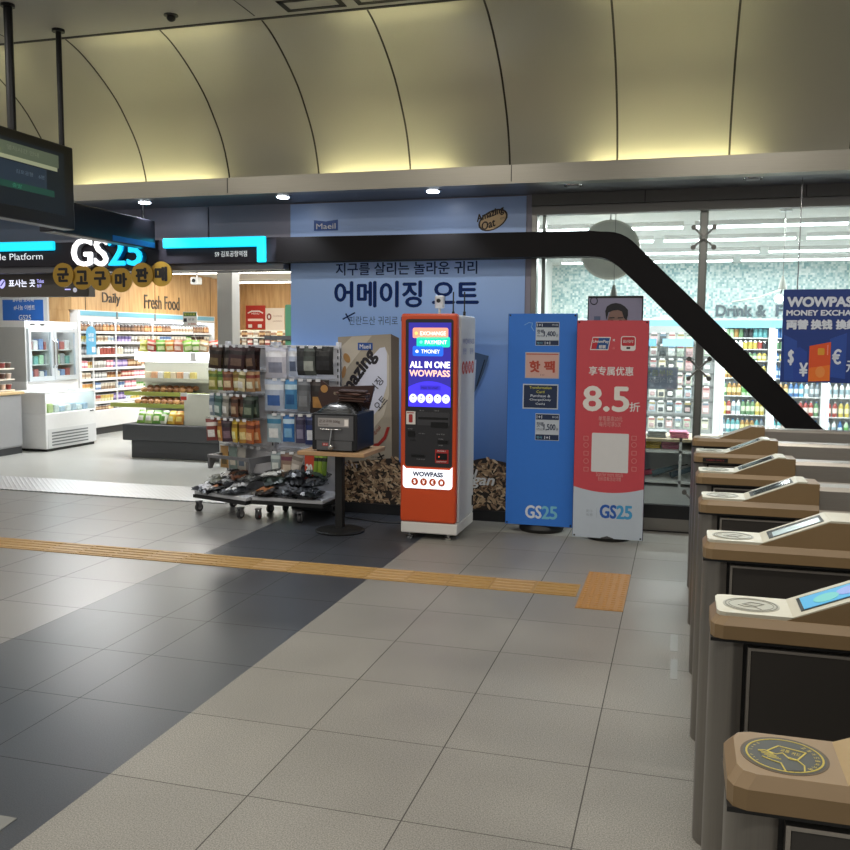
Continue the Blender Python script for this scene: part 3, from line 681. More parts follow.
# side lettering + top devices
mb = MB(); f = Face(mb, (KX1+.001, KY0, 0), (0, 1, 0), (0, 0, 1)); f.text('WOWPASS', .14, 1.66, .42, .045, mat('#8a90b8', .5), .02, .001); f.text('환전', .15, 1.575, .12, .05, mat('#8a90b8', .5), .01, .001); f.text('결제', .4, 1.575, .12, .05, mat('#8a90b8', .5), .01, .001)
for i, c in enumerate('$¥€₩'): f.ell(.17+.115*i, 1.46, .05, .055, mat('#b8402c', .5), .001); f.text(c, .15+.115*i, 1.43, .035, .06, wbody, .02, .003)
f.rect(.55, .22, .02, .09, black, .01); mb.build('side_lettering', t)
mb = MB(); mb.box(-2.08, -1.99, 7.55, 7.62, 1.90, 1.92, wbody); mb.cyl((-2.035, 7.58, 1.92), (-2.035, 7.58, 1.98), .012, wbody, 8); mb.box(-2.07, -1.995, 7.54, 7.61, 1.965, 2.075, wbody, .012); mb.cyl((-2.033, 7.54, 2.03), (-2.033, 7.53, 2.03), .018, black, 12); mb.build('camera_unit', t)
for x in (-1.93, -1.83):
    mb = MB(); mb.cyl((x, 7.65, 1.90), (x, 7.65, 1.94), .012, black, 8); mb.cyl((x, 7.65, 1.93), (x, 7.65, 2.11), .006, black, 8); mb.build('antenna', t)
mb = MB(); pts = [(KX0-.05, 7.80, .006), (KX0-.35, 7.75, .006), (-3.0, 7.86, .006), (-3.15, 7.98, .006)]; mb.tube(pts, .006, black, 6); o = mb.build('power_cable', base=(-2.6, 7.8, 0)); tag(o, 'thin black power cable on the dark floor behind the table', 'cable')

# ================================================================= banner stands
_bt = []
def banner_stand(name, base, x0, x1, y, z0, z1, label, prints, backc, rot=0, lean=0.0):
    t = thing(name, base, label, 'banner')
    mb = MB(); s = len(mb.v)
    mb.box(x0, x1, y, y+.012, z0, z1, backc); mb.box(x0-.004, x1+.004, y+.012, y+.018, z0-.0, z1, mat('#1c2b55', .6))
    mb.build('banner_panel', t); _bt[:] = [t]
    mb = MB(); prints(mb, x0, x1, y, z0, z1); mb.build('print', t)
    xm = (x0+x1)/2
    mb = MB(); mb.lathe([(.19, 0, black), (.20, .03, black), (.17, .10, black), (.05, .13, black)], (xm, y+.19, 0), 24); mb.build('water_base', t)
    mb = MB(); mb.cyl((xm, y+.10, .1), (xm, y+.03, z1-.05), .012, dkgrey, 8); mb.tube([(x0+.02, y+.02, z1-.02), (xm, y+.04, z1-.12), (x1-.02, y+.02, z1-.02)], .006, dkgrey, 6); mb.tube([(x0+.02, y+.02, z0+.02), (xm, y+.07, z0+.15), (x1-.02, y+.02, z0+.02)], .006, dkgrey, 6)
    for cx in (x0+.015, x1-.015):
        for cz in (z0+.015, z1-.015): mb.cyl((cx, y-.004, cz), (cx, y+.02, cz), .008, black, 8)
    mb.build('frame', t)
    return t
gw = mat('#d3dbe6', .5); gb1 = mat('#1f55a8', .5); gb2 = mat('#3f93c4', .5); gb3 = mat('#74b9d2', .5)
BZ0, BZ1, BX0, BX1, BYp = .075, 1.925, -1.455, -.865, 7.74
def pblue(mb, x0, x1, y, z0, z1):
    f = Face(mb, (0, y, 0))
    def R4(l, t_, r, b): a = atY(l, b, y); c = atY(r, t_, y); return a.x, a.z, c.x-a.x, c.z-a.z
    nv = mat('#16294a', .5); pap = mat('#b9c2cc', .5); pk = mat('#caa49b', .5); rd = mat('#a8402f', .5)
    f0 = f
    for (l, tt, r, b), pr in (((535.5, 322, 559.5, 345.5), '1,400'), ((535, 414, 559.5, 440), '1,500')):
        nb_ = MB(); f = Face(nb_, (0, y, 0)); x, z, w, h = R4(l, tt, r, b); f.rect(x, z, w, h, pap, .001); f.rect(x+.004, z+h*.77, w-.008, h*.2, nv, .002); f.rect(x+.004, z+.004, w-.008, h*.2, nv, .002)
        f.text('1+1', x+.012, z+h*.81, .045, h*.12, gw, .02, .003); f.text('1+1', x+w*.4, z+h*.05, .045, h*.12, gw, .02, .003); f.text('행사상품', x+w*.7, z+h*.84, .05, h*.07, gw, 0, .003); f.text('행사', x+.012, z+h*.06, .05, h*.09, gb3, 0, .003)
        f.text('핫팩', x+.012, z+h*.5, w*.28, h*.18, nv, .01, .003); f.text(pr, x+w*.36, z+h*.36, w*.48, h*.25, nv, .02, .003); f.text('원', x+w*.87, z+h*.37, w*.08, h*.12, nv, 0, .003); f.text('따뜻한 손난로', x+.012, z+h*.37, w*.3, h*.08, nv, 0, .003); nb_.build('price_notice', _bt[0])
    nb_ = MB(); f = Face(nb_, (0, y, 0)); x, z, w, h = R4(525, 352.5, 559.5, 378); f.rect(x, z, w, h, mat('#b5b0b0', .5), .001); f.rect(x+.008, z+.008, w-.016, h-.016, pk, .002)
    f.text('핫', x+w*.14, z+h*.24, w*.29, h*.42, rd, .04, .003); f.text('팩', x+w*.57, z+h*.24, w*.29, h*.42, rd, .04, .003); f.rect(x+.008, z+h-.02, w-.016, .008, rd, .003); f.text('1+1', x+w*.46, z+h*.1, .03, .015, nv, 0, .003); nb_.build('price_notice', _bt[0])['label'] = 'pale pink notice with red Korean letters'
    nb_ = MB(); f = Face(nb_, (0, y, 0)); x, z, w, h = R4(522.5, 384.5, 558.5, 408.5); f.rect(x, z, w, h, pap, .001); f.rect(x+.01, z+.01, w-.02, h-.02, nv, .002)
    ye = mat('#c9c64a', .5)
    for i, (b_, ww, mt) in enumerate((('Transformation', .62, ye), ('Card', .22, ye), ('Purchase &', .55, gw), ('Charge(Only', .6, gw), ('Cash)', .26, gw))): f.text(b_, x+w*(.5-ww/2), z+h*(.81-.165*i), w*ww, h*.1, mt, .01, .003)
    nb_.build('price_notice', _bt[0])['label'] = 'dark blue notice about card purchases'; f = f0
    a = atY(525.5, 517.5, y); b = atY(557, 507, y); w = b.x-a.x; h = b.z-a.z
    f.text('GS', a.x, a.z, w*.5, h, gw, .03, .002); f.text('2', a.x+w*.53, a.z, w*.22, h, gb3, .03, .002); f.text('5', a.x+w*.78, a.z, w*.22, h, gb3, .03, .002)
    p = [atY(q[0], q[1], y) for q in ((524.5, 325), (529, 322.5), (532.5, 323), (531.5, 327), (534, 331))]; f.line([(q.x, q.z) for q in p], .005, mat('#7fb0e0', .4), .002)
banner_stand('banner_stand', (-1.16, 7.85, 0), BX0, BX1, BYp, BZ0, BZ1, 'bright blue upright banner stand with four paper price notices and a two-tone logo', pblue, mat('#2d74d2', .5, name='blue banner cloth'))
def pred(mb, x0, x1, y, z0, z1):
    f = Face(mb, (0, y, 0)); W = x1-x0; wh = mat('#d9d5d4', .5)
    q = lambda x_, y_: (lambda p: (p.x, p.z))(atY(x_, y_, y))
    zc = q(576, 486)[1]; zm = q(610, 493)[1]
    f.poly([(x0, z0), (x1, z0)]+[(x1-W*i/16, zc-(zc-zm)*(1-((8-i)/8)**2)) for i in range(17)], mat('#b6c0cc', .45), .001)
    a = q(590, 350); b = q(611, 337); w = b[0]-a[0]; h = b[1]-a[1]
    f.poly([(a[0], a[1]), (b[0]-w*.12, a[1]), (b[0], b[1]), (a[0]+w*.12, b[1])], wh, .002); f.poly([(a[0]+.008, a[1]+.008), (a[0]+w*.3, a[1]+.008), (a[0]+w*.42, b[1]-.008), (a[0]+w*.14, b[1]-.008)], mat('#b02430', .4), .003)
    f.poly([(a[0]+w*.3, a[1]+.008), (b[0]-w*.14, a[1]+.008), (b[0]-.008, b[1]-.008), (a[0]+w*.42, b[1]-.008)], mat('#1d4c86', .4), .003); f.text('UnionPay', a[0]+w*.12, a[1]+h*.5, w*.78, h*.26, wh, .02, .005, shear=.1); f.text('银联', a[0]+w*.42, a[1]+h*.12, w*.34, h*.26, wh, .02, .005, shear=.1)
    c = q(628.5, 343.5); f.rrect(c[0]-.062, c[1]-.06, .12, .12, .02, wh, .002); f.rrect(c[0]-.055, c[1]-.02, .106, .073, .014, mat('#b02430', .4), .003); f.text('云闪付', c[0]-.045, c[1]+.005, .085, .025, wh, .01, .005); f.rect(c[0]-.015, c[1]-.045, .03, .016, mat('#2a2020', .5), .004)
    c = q(613.5, 340); f.text('×', c[0]-.006, c[1]-.01, .018, .018, wh, .02, .002); c = q(613.5, 348); f.text('云', c[0]-.008, c[1]-.01, .02, .018, mat('#d48a8a'), 0, .002)
    a = q(589, 375); b = q(633.5, 367); f.text('享专属优惠', a[0], a[1], b[0]-a[0], (b[1]-a[1]), wh, .015, .002)
    a = q(583.5, 411.5); b = q(629, 386); f.text('8.5', a[0], a[1]+.01, b[0]-a[0], (b[1]-a[1])-.02, mat('#dcd8d2', .5), .03, .002)
    a = q(629.5, 411.5); b = q(640, 402.5); f.text('折', a[0], a[1], b[0]-a[0], (b[1]-a[1]), wh, .012, .002)
    for t_, (l, bb, r, tt) in (('单笔最高20元', (598.5, 421, 622.5, 416.5)), ('每月可享5次', (599, 426.5, 621, 422)), ('Scan for more details', (596, 476, 623, 473)), ('扫码查看活动详情', (598, 480.5, 621, 477.5))):
        a = q(l, bb); b = q(r, tt); f.text(t_, a[0], a[1], b[0]-a[0], b[1]-a[1], mat('#cf9a96', .5), .0, .002)
    a = q(591, 471.5); b = q(629, 434); f.rrect(a[0], a[1], b[0]-a[0], b[1]-a[1], .01, mat('#cfcfd0', .5), .002)
    for sx in (586, 634):       # little outline icons on both sides of the card
        for i, yy in enumerate((438, 445, 453, 461, 469)):
            c = q(sx, yy); m_ = mat('#cf8a86', .5)
            if i % 2: f.ring(c[0], c[1], .02, .02, .004, m_, .002, 12)
            else: f.line([(c[0]-.018, c[1]-.018), (c[0]+.018, c[1]-.018), (c[0]+.018, c[1]+.015), (c[0]-.018, c[1]+.015), (c[0]-.018, c[1]-.018)], .004, m_, .002)
    a = q(600, 517.5); b = q(632, 506.5); w = b[0]-a[0]; h = b[1]-a[1]
    f.text('GS', a[0], a[1], w*.5, h, gb1, .035, .002); f.text('2', a[0]+w*.53, a[1], w*.22, h, gb2, .035, .002); f.text('5', a[0]+w*.78, a[1], w*.22, h, gb2, .035, .002)
    a = q(586, 515.5); f.text('刷卡', a[0], a[1]+.028, .055, .026, mat('#8d98a6'), 0, .002); f.text('有惠', a[0], a[1]-.004, .055, .026, mat('#8d98a6'), 0, .002); c = q(596.5, 518); f.rect(c[0], c[1], .002, .09, mat('#8d98a6'), .002)
RX0, RX1, RYp = -.845, -.265, 7.60
banner_stand('banner_stand', (-.555, 7.7, 0), RX0, RX1, RYp, .03, 1.865, 'red and white upright banner stand with huge 8.5 numerals', pred, mat('#bf444e', .5, name='red banner cloth'))
# portrait poster on a stand behind the red banner
t = thing('portrait_poster', (-.56, 7.98, 0), 'dark framed portrait poster of a short-haired person peeking above the red banner', 'poster')
py_ = 8.02; a = atY(588, 296, py_); b = atY(643.5, 296, py_); zt = a.z
mb = MB(); mb.box(a.x, b.x, py_, py_+.03, .55, zt, mat('#1a1a1c', .4), .004, 1); mb.cyl(((a.x+b.x)/2, py_+.02, .02), ((a.x+b.x)/2, py_+.02, .56), .02, black, 10); mb.box(a.x+.05, b.x-.05, py_-.08, py_+.08, 0, .02, black); mb.build('frame', t)
mb = MB(); f = Face(mb, (0, py_, 0)); f.rect(a.x+.01, .57, b.x-a.x-.02, zt-.59, mat('#8f8ba3', .4), .002)
Q = lambda x_, y_: (lambda p: (p.x, p.z))(atY(x_, y_, py_))
sk = mat('#8a6b60', .5); hr = mat('#17141c', .4)
f.poly([Q(594, 352), Q(642, 352), Q(638, 336), Q(626, 331), Q(612, 331), Q(600, 336)], mat('#2a3148', .5), .003)
f.ell(*Q(617.3, 321.5), .085, .125, sk, .004); f.ell(*Q(609, 322), .012, .025, sk, .004); f.ell(*Q(625.7, 322), .012, .025, sk, .004)
hp = [Q(606.5, 320), Q(605.3, 311), Q(607, 306.5), Q(611, 304), Q(616, 303), Q(621, 304), Q(625, 306.5), Q(628, 310), Q(628, 315), Q(626.5, 320), Q(624, 318), Q(622, 311.5), Q(618, 310), Q(613, 310.6), Q(608.5, 312.5)]
f.poly(hp, hr, .007); 
for ex in (612, 620.5): f.poly([Q(ex-2.8, 318.5), Q(ex+2.6, 318), Q(ex+2.6, 317.2), Q(ex-2.6, 317.4)], hr, .007); f.ell(*Q(ex, 320.5), .014, .005, hr, .007)
f.poly([Q(614.5, 332), Q(619.5, 332), Q(617, 333)], mat('#6b3a3a'), .007); f.line([Q(616.5, 322), Q(615.8, 327)], .005, mat('#6d5148'), .007)
f.ring(*Q(594, 301), .03, .03, .008, mat('#3a3f48'), .004); f.rect(*Q(594, 322), .055, .05, mat('#5a6684', .4), .004)
mb.build('picture', t)

# ================================================================= blue exchange sign at the right
t = thing('exchange_sign', (1.2, 8.1, 1.35), 'deep blue hanging sign reading WOWPASS money exchange with a slanted orange card', 'sign')
sY = 7.80; a = atY(780, 382, sY); zt = atY(780, 289.5, sY).z; X1 = a.x+.98
sb = mat('#1d3b86', .4, name='sign blue'); sb2 = mat('#2b4fa5', .4); 
mb = MB(); mb.box(a.x, X1, sY, sY+.03, a.z, zt, sb, .003, 1); mb.build('panel', t)
mb = MB(); f = Face(mb, (0, sY, 0)); q = lambda x_, y_: (lambda p: (p.x, p.z))(atY(x_, y_, sY)); lw = mat('#dfe6f2', .5)
def tx(b_, l, bb, r, tt, off=.03, mt=lw): a_ = q(l, bb); c_ = q(r, tt); f.text(b_, a_[0], a_[1], c_[0]-a_[0], c_[1]-a_[1], mt, off, .007)
tx('WOWPASS', 787.5, 306.5, 859, 297, .06); tx('MONEY EXCHANGE', 786.5, 315.5, 870, 310.2, .05); tx('両替', 786.5, 329, 808, 320, .05); tx('换钱', 811, 329, 832, 320, .05); tx('換錢', 836, 329, 857, 320, .05)
f.poly([q(784, 380.5), q(796, 381), q(797, 341), q(784, 334.5)], sb2, .002); f.poly([q(793, 381), q(807, 381.5), q(807, 352), q(800, 347), q(793, 350)], mat('#2747a0', .4), .003); f.poly([q(830, 339), q(847, 333), q(845, 379), q(830, 377)], sb2, .002)
f.poly([q(808, 381.5), q(829.5, 381), q(831, 342), q(809.5, 346)], mat('#e2572a', .35), .004); f.poly([q(808, 381.5), q(829.5, 381), q(830, 365), q(808.7, 368)], mat('#ef7a2e', .35), .005); f.rrect(*q(817.5, 355), .05, .055, .01, mat('#e8a640', .3, metal=.4), .006); f.ell(*q(820, 372), .035, .045, mat('#f0934a', .35), .006); f.rect(*q(827, 355), .006, .08, mat('#f0a090'), .006)
tx('$', 788, 365, 793.5, 350, .03); tx('¥', 799, 376, 807.5, 363, .03); tx('€', 832, 364, 841, 349.5, .03); tx('元', 846, 372, 855, 361, .02)
mb.build('print', t)
mb = MB()
for x in (a.x+.1, X1-.1): mb.cyl((x, sY+.015, zt), (x, sY+.015, 3.0), .005, chrome, 6)
mb.build('hanger', t)

# ================================================================= roast oven on a pedestal table
TB = atZ(340, 531, 0)
t = thing('pedestal_table', (TB.x, TB.y, 0), 'small wooden-topped pedestal table with a round black foot', 'table')
mb = MB(); mb.lathe([(.215, 0, black), (.22, .012, black), (.20, .022, black), (.05, .04, black)], (TB.x, TB.y, 0), 32); mb.build('foot', t)
mb = MB(); mb.box(TB.x-.035, TB.x+.035, TB.y-.035, TB.y+.035, .03, .69, black, .005, 1); mb.build('pole', t)
TZ = .735; l = atY(297, 457, TB.y-.27); r = atY(364, 457, TB.y-.27)
tx0, tx1, ty0, ty1 = l.x, r.x, TB.y-.27, TB.y+.29
mb = MB(); mb.box(tx0, tx1, ty0, ty1, TZ-.035, TZ, mat('#b3906a', .45, noise=.1, nscale=6, name='table board'), .004, 1); mb.build('tabletop', t)
ox0 = atY(312, 450, ty0+.04).x; ox1 = atY(357, 450, ty0+.04).x; oy0 = ty0+.04; oy1 = oy0+.44; oz = TZ+.33
t = thing('roasting_oven', ((ox0+ox1)/2, oy0+.2, TZ), 'black box oven with a steel door and domed lid standing on the pedestal table', 'oven')
ob = mat('#0f1015', .45); sd = brushed('#6e6e70', .35, .7, 'X', 'oven steel'); 
mb = MB(); mb.box(ox0, ox1, oy0, oy1, TZ+.015, oz, ob, .008); 
for x in (ox0+.04, ox1-.04):
    for y in (oy0+.04, oy1-.04): mb.cyl((x, y, TZ), (x, y, TZ+.02), .015, black, 8)
mb.build('body', t)
W = ox1-ox0
mb = MB(); f = Face(mb, (ox0, oy0, TZ)); f.rect(.03, .10, W-.06, .21, sd, .008); f.rect(.045, .015, W-.09, .08, sd, .005); mb.build('door', t).name = 'door'
dr = [c for c in t.children if c.name.startswith('door')][0]
mb = MB(); f = Face(mb, (ox0, oy0-.008, TZ)); f.rect(.06, .215, W-.13, .075, mat('#b5b0ae', .3, metal=.5), .002); f.text('군고구마 500g', .07, .245, W-.22, .03, mat('#5a4a46'), .01, .004); f.text('ROAST', .075, .225, .08, .012, mat('#5a4a46'), 0, .004); f.rect(W-.11, .225, .035, .055, mat('#efe9e4'), .003); mb.build('name_plate', dr)
mb = MB(); mb.cyl((ox0+W*.47, oy0-.03, TZ+.19), (ox0+W*.44, oy0-.045, TZ+.06), .009, chrome, 8); mb.ball((ox0+W*.46, oy0-.045, TZ+.045), .028, .02, .025, chrome); mb.cyl((ox0+.09, oy0-.03, TZ+.195), (ox1-.13, oy0-.03, TZ+.195), .006, chrome, 8); mb.cyl((ox0+.1, oy0-.03, TZ+.195), (ox0+.1, oy0-.005, TZ+.195), .005, chrome, 6); mb.cyl((ox1-.14, oy0-.03, TZ+.195), (ox1-.14, oy0-.005, TZ+.195), .005, chrome, 6); mb.cyl((ox0+W*.46, oy0-.03, TZ+.05), (ox0+W*.46, oy0, TZ+.05), .006, chrome, 6); mb.build('handle', dr)
mb = MB(); f = Face(mb, (ox0, oy0-.005, TZ)); f.rect(.1, .05, .05, .025, mat('#a82a2a'), .002); f.text('주의', .105, .055, .04, .015, white, .01, .004); mb.build('warning_sticker', t)
# domed lid: steps of shrinking rounded rectangles
mb = MB(); vs = []; rings = [(0, 0), (.02, .025), (.05, .06), (.075, .10), (.085, .14)]; m_ = 24
for k, (z, ins) in enumerate(rings):
    for j in range(m_):
        a_ = 2*PI*j/m_; ca, sa = math.cos(a_), math.sin(a_); ex = lambda v: math.copysign(abs(v)**.35, v)
        vs.append(((ox0+ox1)/2+(W/2-.005-ins)*ex(ca), (oy0+oy1)/2+(.215-ins*.9)*ex(sa), oz+z))
fs = [(k*m_+j, k*m_+(j+1) % m_, (k+1)*m_+(j+1) % m_, (k+1)*m_+j) for k in range(len(rings)-1) for j in range(m_)]+[tuple(range((len(rings)-1)*m_, len(rings)*m_))]
mb.add(vs, fs, brushed('#4a4846', .25, .9, 'X', 'lid steel'), True); mb.build('lid', t)
# brown display tray leaning on the lid, with roasted sweet potatoes
def pouch(mb, w, h, d, mt, band=None, label=None, o=(0, 0, 0), seal=.04, n=6, m_=6):
    """soft pack: hangs from its top edge centre at o, faces -Y"""
    o = Vector(o); i0 = len(mb.v)
    def P(i, j, s):
        x = (i/n-.5)*w; v = j/m_; z = -h*v
        e = math.sin(PI*i/n)**.6*math.sin(PI*min(1, max(0, (v-seal)/(1-2*seal))))**.6 if 0 < i < n and seal < v < 1-seal else 0
        x *= 1-.05*math.sin(PI*v)
        return o+Vector((x, -s*d/2*(.08+e), z))
    for s, sg in ((1, 0), (-1, 1)):
        vs = [P(i, j, s) for j in range(m_+1) for i in range(n+1)]
        for j in range(m_):
            for i in range(n):
                k = j*(n+1)+i; q_ = (k, k+n+1, k+n+2, k+1)
                if sg: q_ = tuple(reversed(q_))
                mt_ = mt
                if s == 1 and band and j in (1,): mt_ = band
                if s == 1 and label and j in (3, 4) and 1 <= i < n-1: mt_ = label
                mb.add([vs[a_] for a_ in q_], [(0, 1, 2, 3)], mt_, True)
    return mb
brn = mat('#3b2622', .5)
t = thing('snack_sign', (ox0+.05, oy1-.05, oz), 'dark brown folded sign board with round snack pictures behind the oven lid', 'sign')
mb = MB()
z0 = oz+.0
mb.prism([(ox0-.08, z0-.02), (ox1-.06, z0-.02), (ox1+.0, z0+.22), (ox0-.02, z0+.2), (ox0-.1, z0+.26), (ox0-.13, z0+.1)], 'Y', oy1+.01, oy1+.03, brn); mb.build('board', t)
mb = MB(); f = Face(mb, (0, oy1+.01, 0)); 
f.ell(ox0-.07, z0+.18, .035, .035, mat('#b3844a'), .002); f.text('군고구마', ox0-.02, z0+.03, .11, .03, mat('#b0a08c'), .01, .002, rot=-.9); f.text('판매중', ox0+.02, z0+.13, .1, .025, mat('#b0a08c'), .01, .002); f.rect(ox0+.1, z0+.15, .16, .03, mat('#5a3a32'), .002)
mb.build('print', t)
t = thing('paper_bag_stack', (ox1-.08, oy0+.2, oz+.08), 'stack of crumpled brown paper bags lying on the oven lid', 'paper bags')
mb = MB(); R = random.Random(5)
for i in range(5):
    a_ = R.uniform(-.25, .25); i0 = len(mb.v)
    mb.box(-.13, .11, -.09, .1, 0, .018, mat(['#3f2a24', '#4a3028', '#35231f', '#573a30', '#3b2722'][i], .7, noise=.2), .007, 1)
    mb.xf(Matrix.Translation((ox1-.12+R.uniform(-.02, .02), oy0+.24, oz+.088+.02*i)) @ Matrix.Rotation(a_, 4, 'Z') @ Matrix.Rotation(.04, 4, 'Y'), i0)
mb.build('bags', t)

# ================================================================= ticket gates
gm = brushed('#a8a29a', .36, .75, 'X', 'gate steel'); gz = brushed('#7e7a74', .35, .7, 'Z', 'gate post steel'); gdk = mat('#393633', .35, metal=.1, name='dark gate panel')
tan = mat('#80694a', .42, noise=.05, name='tan cap'); tan2 = mat('#9c855f', .42, noise=.05, name='light tan cap'); cream = mat('#bdb8a6', .4, name='cream reader deck')
GY = [1.38, 2.195, 3.01, 3.83, 4.62, 5.45, 6.30]; GW = .175
glab = ['nearest ticket gate, plain tan cap with a round black and yellow tap-card sticker',
        'second nearest ticket gate, cream reader deck with a bright blue screen',
        'third ticket gate from the camera, cream deck and pale grey screen',
        'fourth ticket gate from the camera, narrow dark screen on a cream deck',
        'fifth ticket gate from the camera, dark screen strip between two like it',
        'second farthest ticket gate, with a black strip label under its tan lip',
        'farthest ticket gate, all tan cap without a cream deck, next to the dark diagonal beam']
def capprofile(dz=0): return [(.09, 0), (.27, 0), (.465, .085), (.55, .085)]
for i, y in enumerate(GY):
    t = thing('ticket_gate', (1.0, y+GW/2, 0), glab[i], 'ticket gate', 'row of ticket gates')
    XE = 2.05; zt = 1.05; y1 = y+GW
    # post: rounded end
    mb = MB(); pts = []
    for k in range(9): a_ = PI/2+PI*k/8; pts.append((.14+.05*math.cos(a_), y+GW/2-.0+(GW/2-.012)*math.sin(a_)))
    mb.prism(pts+[(.165, y+.012), (.165, y1-.012)], 'Z', 0, zt-.062, gz, True)
    mb.build('post', t)
    mb = MB(); mb.box(.165, XE, y+.03, y1-.03, 0, zt-.06, black); mb.build('core', t)
    for s, (yy0, yy1) in enumerate(((y+.008, y+.03), (y1-.03, y1-.008))):
        mb = MB(); mb.box(.18, 1.2, yy0, yy1, .03, zt-.075, gdk, .004, 1); mb.box(1.21, XE-.01, yy0, yy1, .03, zt-.075, gdk, .004, 1)
        e = yy0-.002 if s == 0 else yy1+.002
        mb.box(.178, XE-.01, min(e, yy0), max(e, yy1), zt-.081, zt-.075, gm); mb.box(.176, .182, min(e, yy0), max(e, yy1), .03, zt-.075, gm); mb.build('side_panel', t)
    # cap: chamfered plan, low deck then ramp
    c1 = .03
    mt_ = tan2 if i in (0,) else tan
    def plan(ins, x1): 
        a = .09+ins; b0 = y-.004+ins; b1 = y1+.004-ins; r_ = .028
        return [(x1, b0), (a+r_, b0), (a+r_*.3, b0+r_*.3), (a, b0+r_), (a, b1-r_), (a+r_*.3, b1-r_*.3), (a+r_, b1), (x1, b1)]
    mb = MB()
    L0 = plan(0, .55); L1 = plan(.014, .55)
    zs = [(L0, zt-.055), (L0, zt-.022), (L1, zt-.0025)]
    vs = [(x, yy, z) for L_, z in zs for x, yy in L_]; n8 = 8
    fs = [(k*n8+j, k*n8+j+1, (k+1)*n8+j+1, (k+1)*n8+j) for k in range(2) for j in range(n8-1)]
    fs = [tuple(reversed(f_)) for f_ in fs]+[tuple(range(16, 24))[::-1], tuple(range(0, 8))]
    mb.add(vs, fs, mt_ if i else tan); 
    mb.box(.09, .55, y+.001, y1-.001, zt-.063, zt-.055, black)
    # ramp wedge
    mb.prism([(.255, zt-.004), (.465, zt+.083), (.55, zt+.083), (.55, zt-.004)], 'Y', y+.012, y1-.012, mt_)
    mb.build('cap', t)
    if 1 <= i <= 5:
        mb = MB(); yy0, yy1 = y+.013, y1-.004
        r_ = .02
        pl = [(.275, yy0), (.103+r_, yy0), (.103+r_*.3, yy0+r_*.3), (.103, yy0+r_), (.103, yy1-r_), (.103+r_*.3, yy1-r_*.3), (.103+r_, yy1), (.275, yy1)]
        mb.prism(pl[::-1], 'Z', zt-.004, zt+.006, cream)
        sl = math.hypot(.205, .086); u = Vector((.205, 0, .086)).normalized(); 
        mb.add([(.27, yy0, zt+.005), (.472, yy0, zt+.090), (.472, yy1, zt+.090), (.27, yy1, zt+.005), (.27, yy0, zt-.003), (.472, yy0, zt+.080), (.472, yy1, zt+.080), (.27, yy1, zt-.003)], [(0, 1, 2, 3), (0, 4, 5, 1), (3, 2, 6, 7), (0, 3, 7, 4)], cream)
        mb.box(.47, .505 if i > 2 else .60, yy0, yy1, zt+.078, zt+.0895, cream)
        mb.build('reader_deck', t)
        mb = MB(); f = Face(mb, (.27, yy0, zt+.0055), tuple(u), (0, 1, 0)); W_ = yy1-yy0
        f.rect(.025, W_*.16, .175, W_*.68, black, .001)
        if i == 1: f.rect(.033, W_*.2, .16, W_*.6, lamp_mat('#3f8fb8', .55), .002); f.ell(.09, W_*.45, .03, .03, lamp_mat('#5fa8a8', .5), .003); f.ell(.15, W_*.5, .035, .03, lamp_mat('#7a8cc0', .5), .003)
        elif i == 2: f.rect(.04, W_*.2, .15, W_*.42, mat('#a9bcc2', .15), .002)
        else: f.rect(.04, W_*.22, .15, W_*.5, mat('#2f3334', .12), .002)
        mb.build('screen', t)
        mb = MB(); f = Face(mb, (.185, (yy0+yy1)/2, zt+.006), (1, 0, 0), (0, 1, 0)); pg = mat('#9b9888', .4); lg_ = mat('#6d6b60', .4)
        f.ell(0, 0, .066, .06, pg, .0008, 32); f.ring(0, 0, .06, .054, .003, lg_, .0015); f.ring(0, 0, .052, .046, .0015, lg_, .0015)
        f.line([(-.02, .0), (.0, .02), (.03, .01), (.01, -.012), (-.02, 0)], .003, lg_, .0016); f.line([(-.03, -.008), (-.018, -.018), (.008, -.02), (.02, -.035)], .003, lg_, .0016); f.text('카드', -.008, 0, .02, .01, lg_, 0, .0016)
        mb.build('reader_pad', t)
    if i == 5: mb = MB(); f = Face(mb, (.14, y-.004, zt-.052)); f.rect(0, 0, .14, .024, black, .002); f.text('CARD ONLY', .02, .007, .1, .01, mat('#8a3030'), .01, .004); mb.build('strip_label', t)
    if i == 0:
        mb = MB(); cx, cy_ = .178, y+GW/2-.0; f = Face(mb, (cx, cy_, zt-.0025), (1, 0, 0), (0, 1, 0)); yl = mat('#b9a63c', .4); bk = mat('#33342f', .4)
        f.ell(0, 0, .066, .066, mat('#4a3a24', .5), .0006, 40); f.ell(0, 0, .062, .062, bk, .0008, 40); f.ring(0, 0, .057, .057, .003, yl, .0012, 40)
        f.line([(-.026, .008), (-.006, .032), (.034, .018), (.018, -.012), (.004, -.006)], .0025, yl, .0014); f.line([(-.026, .008), (-.018, .001)], .0025, yl, .0014)
        f.text('교통', -.006, .012, .014, .011, yl, .01, .0014, rot=-.3); f.text('카드', .01, .004, .013, .011, yl, .01, .0014, rot=-.3)
        f.poly([(-.038, .008), (-.028, .01), (-.012, .0), (.0, .006), (.006, .002), (.008, -.012), (.003, -.016), (.018, -.022), (.022, -.048), (-.004, -.055), (-.008, -.03), (-.02, -.024), (-.034, -.012)], bk, .0013)
        f.line([(-.038, .008), (-.028, .01), (-.012, .0), (-.002, .007), (.006, -.012), (.018, -.014), (.026, -.03), (.024, -.05)], .0022, yl, .0016)
        for k in range(4): f.line([(-.038+k*.004, .006-k*.006), (-.016+k*.003, -.002-k*.005)], .0018, yl, .0016)
        f.line([(-.034, -.014), (-.02, -.024), (-.008, -.03), (-.004, -.055)], .0022, yl, .0016)
        for k, ch in enumerate('교통카드를여기에'):
            a_ = math.radians(50-k*13); f.text(ch, .0475*math.cos(a_)-.003, .0475*math.sin(a_)-.003, .006, .007, yl, .01, .0014, rot=a_-PI/2)
